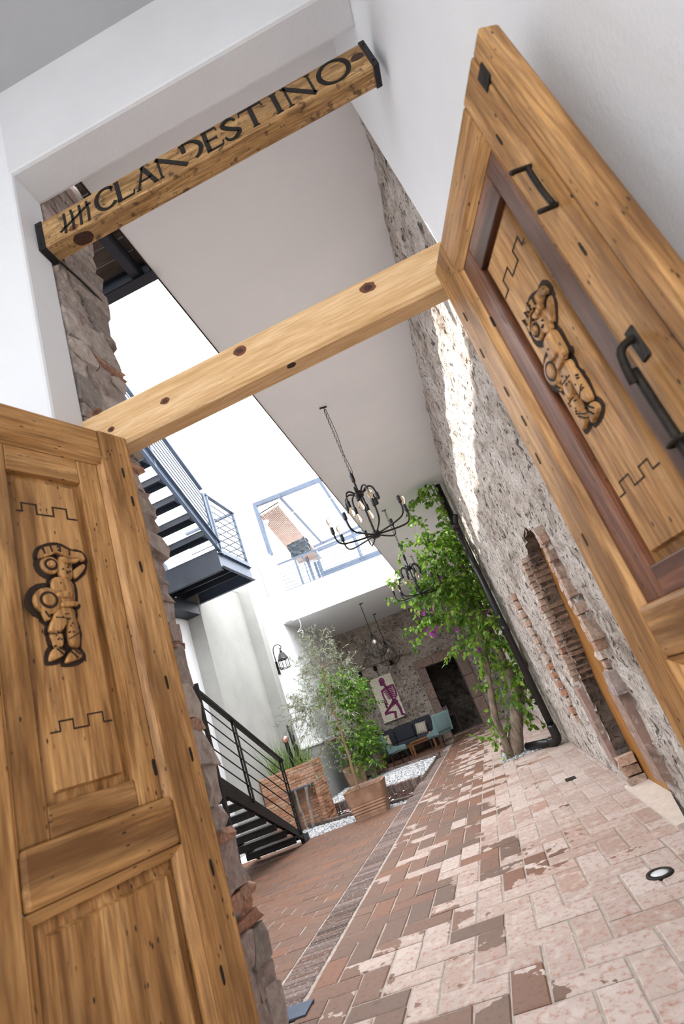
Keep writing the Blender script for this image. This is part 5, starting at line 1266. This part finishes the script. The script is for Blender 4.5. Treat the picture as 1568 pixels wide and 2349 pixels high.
def pillow(label, c, rz, cols, grp):
    m = M('pillow_' + cols[0], .9); wv = m.add('ShaderNodeTexWave'); wv.inputs['Scale'].default_value = 4.0; m.l.new(m.co('Object'), wv.inputs[0]); m.col(m.ramp(wv.outputs['Fac'], [(.45, cols[0]), (.55, cols[1])]))
    bm = B(); n_ = 8
    grid = {}
    for sgn in (-1, 1):
        for i in range(n_ + 1):
            for j in range(n_ + 1):
                u, v = i / n_ * 2 - 1, j / n_ * 2 - 1; e = max(0, (1 - u ** 4) * (1 - v ** 4)) ** .6; s_ = 1 - .08 * (1 - abs(u)) * abs(v) - .0
                key = (i, j, sgn if 0 < i < n_ and 0 < j < n_ else 0)
                if key not in grid: grid[key] = bm.verts.new((u * .22 * (1 - .1 * (1 - v * v)), sgn * .085 * e, v * .22 * (1 - .1 * (1 - u * u))))
        for i in range(n_):
            for j in range(n_):
                ks = [(a, b, sgn if 0 < a < n_ and 0 < b < n_ else 0) for a, b in ((i, j), (i + 1, j), (i + 1, j + 1), (i, j + 1))]; bm.faces.new([grid[k] for k in ks])
    o = bobj('throw_pillow', bm, m.m, None, True); o.location = c; o.rotation_euler = (-.35, .1, rz + PHI); tag(o, label, 'pillow', grp)
pillow('cream striped throw pillow leaning in the sofa corner behind the teal chair', bk(-2.90, -.62, .69), -.1, ('d8d0c2', 'c4b9a8'), None)
pillow('yellow and white patterned throw pillow beside the far teal chair', bk(-4.25, -.75, .70), .5, ('d9c48e', 'e6e0d2'), None)
t = thing('coffee_table', 'low wooden coffee table in front of the sofa', 'table', bk(-3.05, -1.70, 0), PHI)
part('top', 'teak_x', lambda bm: cbox(bm, (0, 0, .40), (.85, .55, .05), .006), t)
part('apron', 'teak_x', lambda bm: cbox(bm, (0, 0, .345), (.77, .47, .06)), t)
for x in (-.37, .37):
    for y in (-.22, .22): part('leg', 'teak_z', lambda bm: cbox(bm, (x, y, .19), (.07, .07, .38), .004), t)
bm = B(); lathe(bm, [(.03, 0), (.045, .02), (.05, .07), (.04, .10), (.036, .10)], 14); o = bobj('candle_holder', bm, plain('copper_cup', 'c58a78', .3, .6), None, True); o.location = bk(-2.72, -1.78, .426); tag(o, 'small copper candle cup on the coffee table', 'candle holder')
def chair(label, loc, rz):
    t = thing('lounge_chair', label, 'chair', loc, rz, 'teal lounge chairs')
    part('seat', 'teal', lambda bm: soft(bm, (0, .03, .43), (.58, .60, .16), .04), t, True)
    def back(bm):
        k0 = 0; soft(bm, (0, -.28, .72), (.60, .13, .52), .035)
        for v in bm.verts:
            f = (v.co.z - .46) / .52; v.co.y -= .10 * f; v.co.x *= 1 + .04 * f
    part('backrest', 'teal', back, t, True)
    for sx in (-1, 1):
        part('side_wing', 'teal', lambda bm: prism(bm, [(-.34, .40), (.10, .42), (.06, .52), (-.20, .60), (-.34, .92), (-.44, .95)], lambda p: (sx * .27, p[0], p[1]), lambda p: (sx * .315, p[0], p[1])), t)
        for y in (-.26, .28):
            part('leg', 'wenge', lambda bm: tube(bm, [(sx * .25, y * 1.08, 0), (sx * .24, y, .38)], [.018, .032], 4), t)
    return t
pc1 = atZ(985, 1719, 0); chair('teal upholstered chair with its back turned, beside the doorway end of the sofa', bk(-2.48, -2.95, 0), math.radians(32) + PHI)
chair('teal upholstered chair seen side-on, next to the green bush', bk(-4.02, -3.0, 0), math.radians(-62) + PHI)

# ------------------------------------------------------------------ painting
PW, PH = .86, 1.62
t = thing('painting', 'tall unframed canvas of a purple seated skeleton on a patterned cream ground', 'painting', bk(-3.66, -.10, 1.26), PHI)
m = M('tile_pattern_canvas', .7); sep = m.add('ShaderNodeMapping'); tcn = m.add('ShaderNodeTexCoord'); m.l.new(tcn.outputs['Object'], sep.inputs[0]); sep.inputs['Scale'].default_value = (4.6, 0, 4.6)
vn = m.add('ShaderNodeTexVoronoi', distance='MANHATTAN'); vn.inputs['Randomness'].default_value = 0.0; vn.inputs['Scale'].default_value = 1.0; m.l.new(sep.outputs[0], vn.inputs['Vector'])
c = m.ramp(vn.outputs['Distance'], [(.10, 'c79a4a'), (.13, 'fff6e6'), (.40, 'fff6e6'), (.45, '9cc4be'), (.55, 'cfe2da'), (.60, 'fff2dc'), (.8, 'fbe3c4')])
c = m.mix(m.ramp(m.noise(m.co('Object'), 22, 4), [(.5, 0.0), (.62, .75)]), c, 'fff4e0'); m.col(c)
part('canvas', m.m, lambda bm: cbox(bm, (0, 0, PH / 2), (PW, .045, PH), .003), t)
mag = plain('magenta_paint', '8c2a68', .6, 0, .35, 30); dmag = plain('dark_magenta_paint', '5c1d4c', .6, 0, .3, 30); bot = plain('bottle_paint', '4a2a24', .5)
def uv(a, b): return (-PW / 2 + a * PW, PH - b * PH)
def paint(name, mat, fn, y=-.026):
    bm = B(); fn(bm); o = bobj(name, bm, mat, t); return o
def pst(bm, pts, w0, w1=None, y=-.0245):
    q = [uv(*p) for p in pts]; n_ = len(q) - 1; w1 = w0 if w1 is None else w1
    for i, (p, r_) in enumerate(zip(q, q[1:])):
        dx, dz = r_[0] - p[0], r_[1] - p[1]; l = math.hypot(dx, dz); nx, nz = -dz / l, dx / l; a = w0 + (w1 - w0) * i / n_; b = w0 + (w1 - w0) * (i + 1) / n_; ex, ez = dx / l * a * .3, dz / l * a * .3
        prism(bm, [(p[0] - ex + nx * a / 2, p[1] - ez + nz * a / 2), (r_[0] + ex + nx * b / 2, r_[1] + ez + nz * b / 2), (r_[0] + ex - nx * b / 2, r_[1] + ez - nz * b / 2), (p[0] - ex - nx * a / 2, p[1] - ez - nz * a / 2)], lambda s_: (s_[0], -.022, s_[1]), lambda s_: (s_[0], y, s_[1]))
def pel(bm, c, ra, rb, y=-.0245, n_=18):
    c = uv(*c); prism(bm, [(c[0] + ra * math.cos(2 * PI * k / n_), c[1] + rb * math.sin(2 * PI * k / n_)) for k in range(n_)], lambda s_: (s_[0], -.022, s_[1]), lambda s_: (s_[0], y, s_[1]))
def skel(bm):
    pel(bm, (.52, .115), .115, .135); pel(bm, (.48, .175), .075, .07)
    pst(bm, [(.56, .19), (.60, .27)], 0.098); pst(bm, [(.36, .33), (.62, .28), (.92, .28)], 0.080, 0.072)
    pst(bm, [(.62, .28), (.66, .42), (.70, .56), (.72, .64)], 0.084)
    for k in range(6):
        b = .32 + k * .042; pst(bm, [(.44 + .02 * k, b + .01), (.64 + .012 * k, b - .012), (.84 + .006 * k, b + .0)], 0.045)
    pst(bm, [(.38, .33), (.36, .46), (.40, .56)], 0.072, 0.058); pst(bm, [(.40, .56), (.40, .64)], 0.063); pst(bm, [(.92, .29), (.94, .42), (.92, .52)], 0.080, 0.065); pst(bm, [(.92, .52), (.70, .62), (.52, .67)], 0.065, 0.051)
    pel(bm, (.74, .64), .13, .09)
    pst(bm, [(.72, .66), (.50, .70), (.20, .80)], 0.123, 0.087); pst(bm, [(.18, .82), (.40, .82), (.62, .85)], 0.087, 0.072); pst(bm, [(.60, .85), (.56, .97)], 0.102, 0.087)
    pst(bm, [(.80, .66), (.86, .80), (.86, .95)], 0.123, 0.087); pst(bm, [(.86, .94), (.98, .985)], 0.087, 0.058)
paint('painted_skeleton', mag, skel)
def skd(bm):
    pel(bm, (.46, .12), .026, .022, -.0255, 10); pel(bm, (.58, .115), .030, .024, -.0255, 10); pel(bm, (.50, .15), .012, .018, -.0255, 8); pst(bm, [(.40, .185), (.56, .185)], .012, y=-.0255)
    for k in range(5): b = .335 + k * .042; pst(bm, [(.48 + .02 * k, b + .012), (.82, b)], .010, y=-.0255)
    pel(bm, (.74, .64), .05, .04, -.0255, 12); pst(bm, [(.62, .70), (.24, .80)], .014, y=-.0255); pst(bm, [(.83, .70), (.88, .93)], .014, y=-.0255)
paint('painted_hollows', dmag, skd)
paint('painted_bottle', bot, lambda bm: (pst(bm, [(.33, .60), (.34, .70)], .075, y=-.0258), pst(bm, [(.32, .52), (.33, .60)], .035, y=-.0258)))

# ------------------------------------------------------------------ console with papers inside the far room
t = thing('console_table', 'dark console table just inside the stone doorway', 'table', bk(-1.95, .85, 0), PHI)
part('top', 'wenge', lambda bm: cbox(bm, (.10, 0, .80), (.95, .5, .05), .005), t); part('drawer', 'wenge', lambda bm: cbox(bm, (.06, 0, .72), (.8, .42, .10), .005), t)
for x in (-.3, .48):
    for y in (-.2, .2): part('leg', 'wenge', lambda bm: cbox(bm, (x, y, .34), (.05, .05, .68)), t)
for k, (x, h_) in enumerate(((-1.86, .26), (-1.78, .22), (-1.70, .24))):
    bm = B(); cbox(bm, (0, 0, h_ / 2), (.05, .20, h_), .004); o = bobj('leaflet', bm, plain('paper_%d' % k, ('c9c2be', 'd8cfc8', 'b9aeb0')[k], .8)); o.location = bk(x, .78, .826); o.rotation_euler = (0, 0, PHI + .1); tag(o, ('grey', 'cream', 'pinkish')[k] + ' upright leaflet on the console inside the far doorway', 'leaflet', 'leaflets on the console')
# dark drain slot in the floor
p = atZ(1308, 1787, 0); bm = B(); cbox(bm, (0, 0, .002), (.12, .16, .006), .002); o = bobj('floor_drain', bm, MAT['iron']); o.location = (p.x, p.y, 0); tag(o, 'small dark drain plate set in the floor bricks', 'drain')
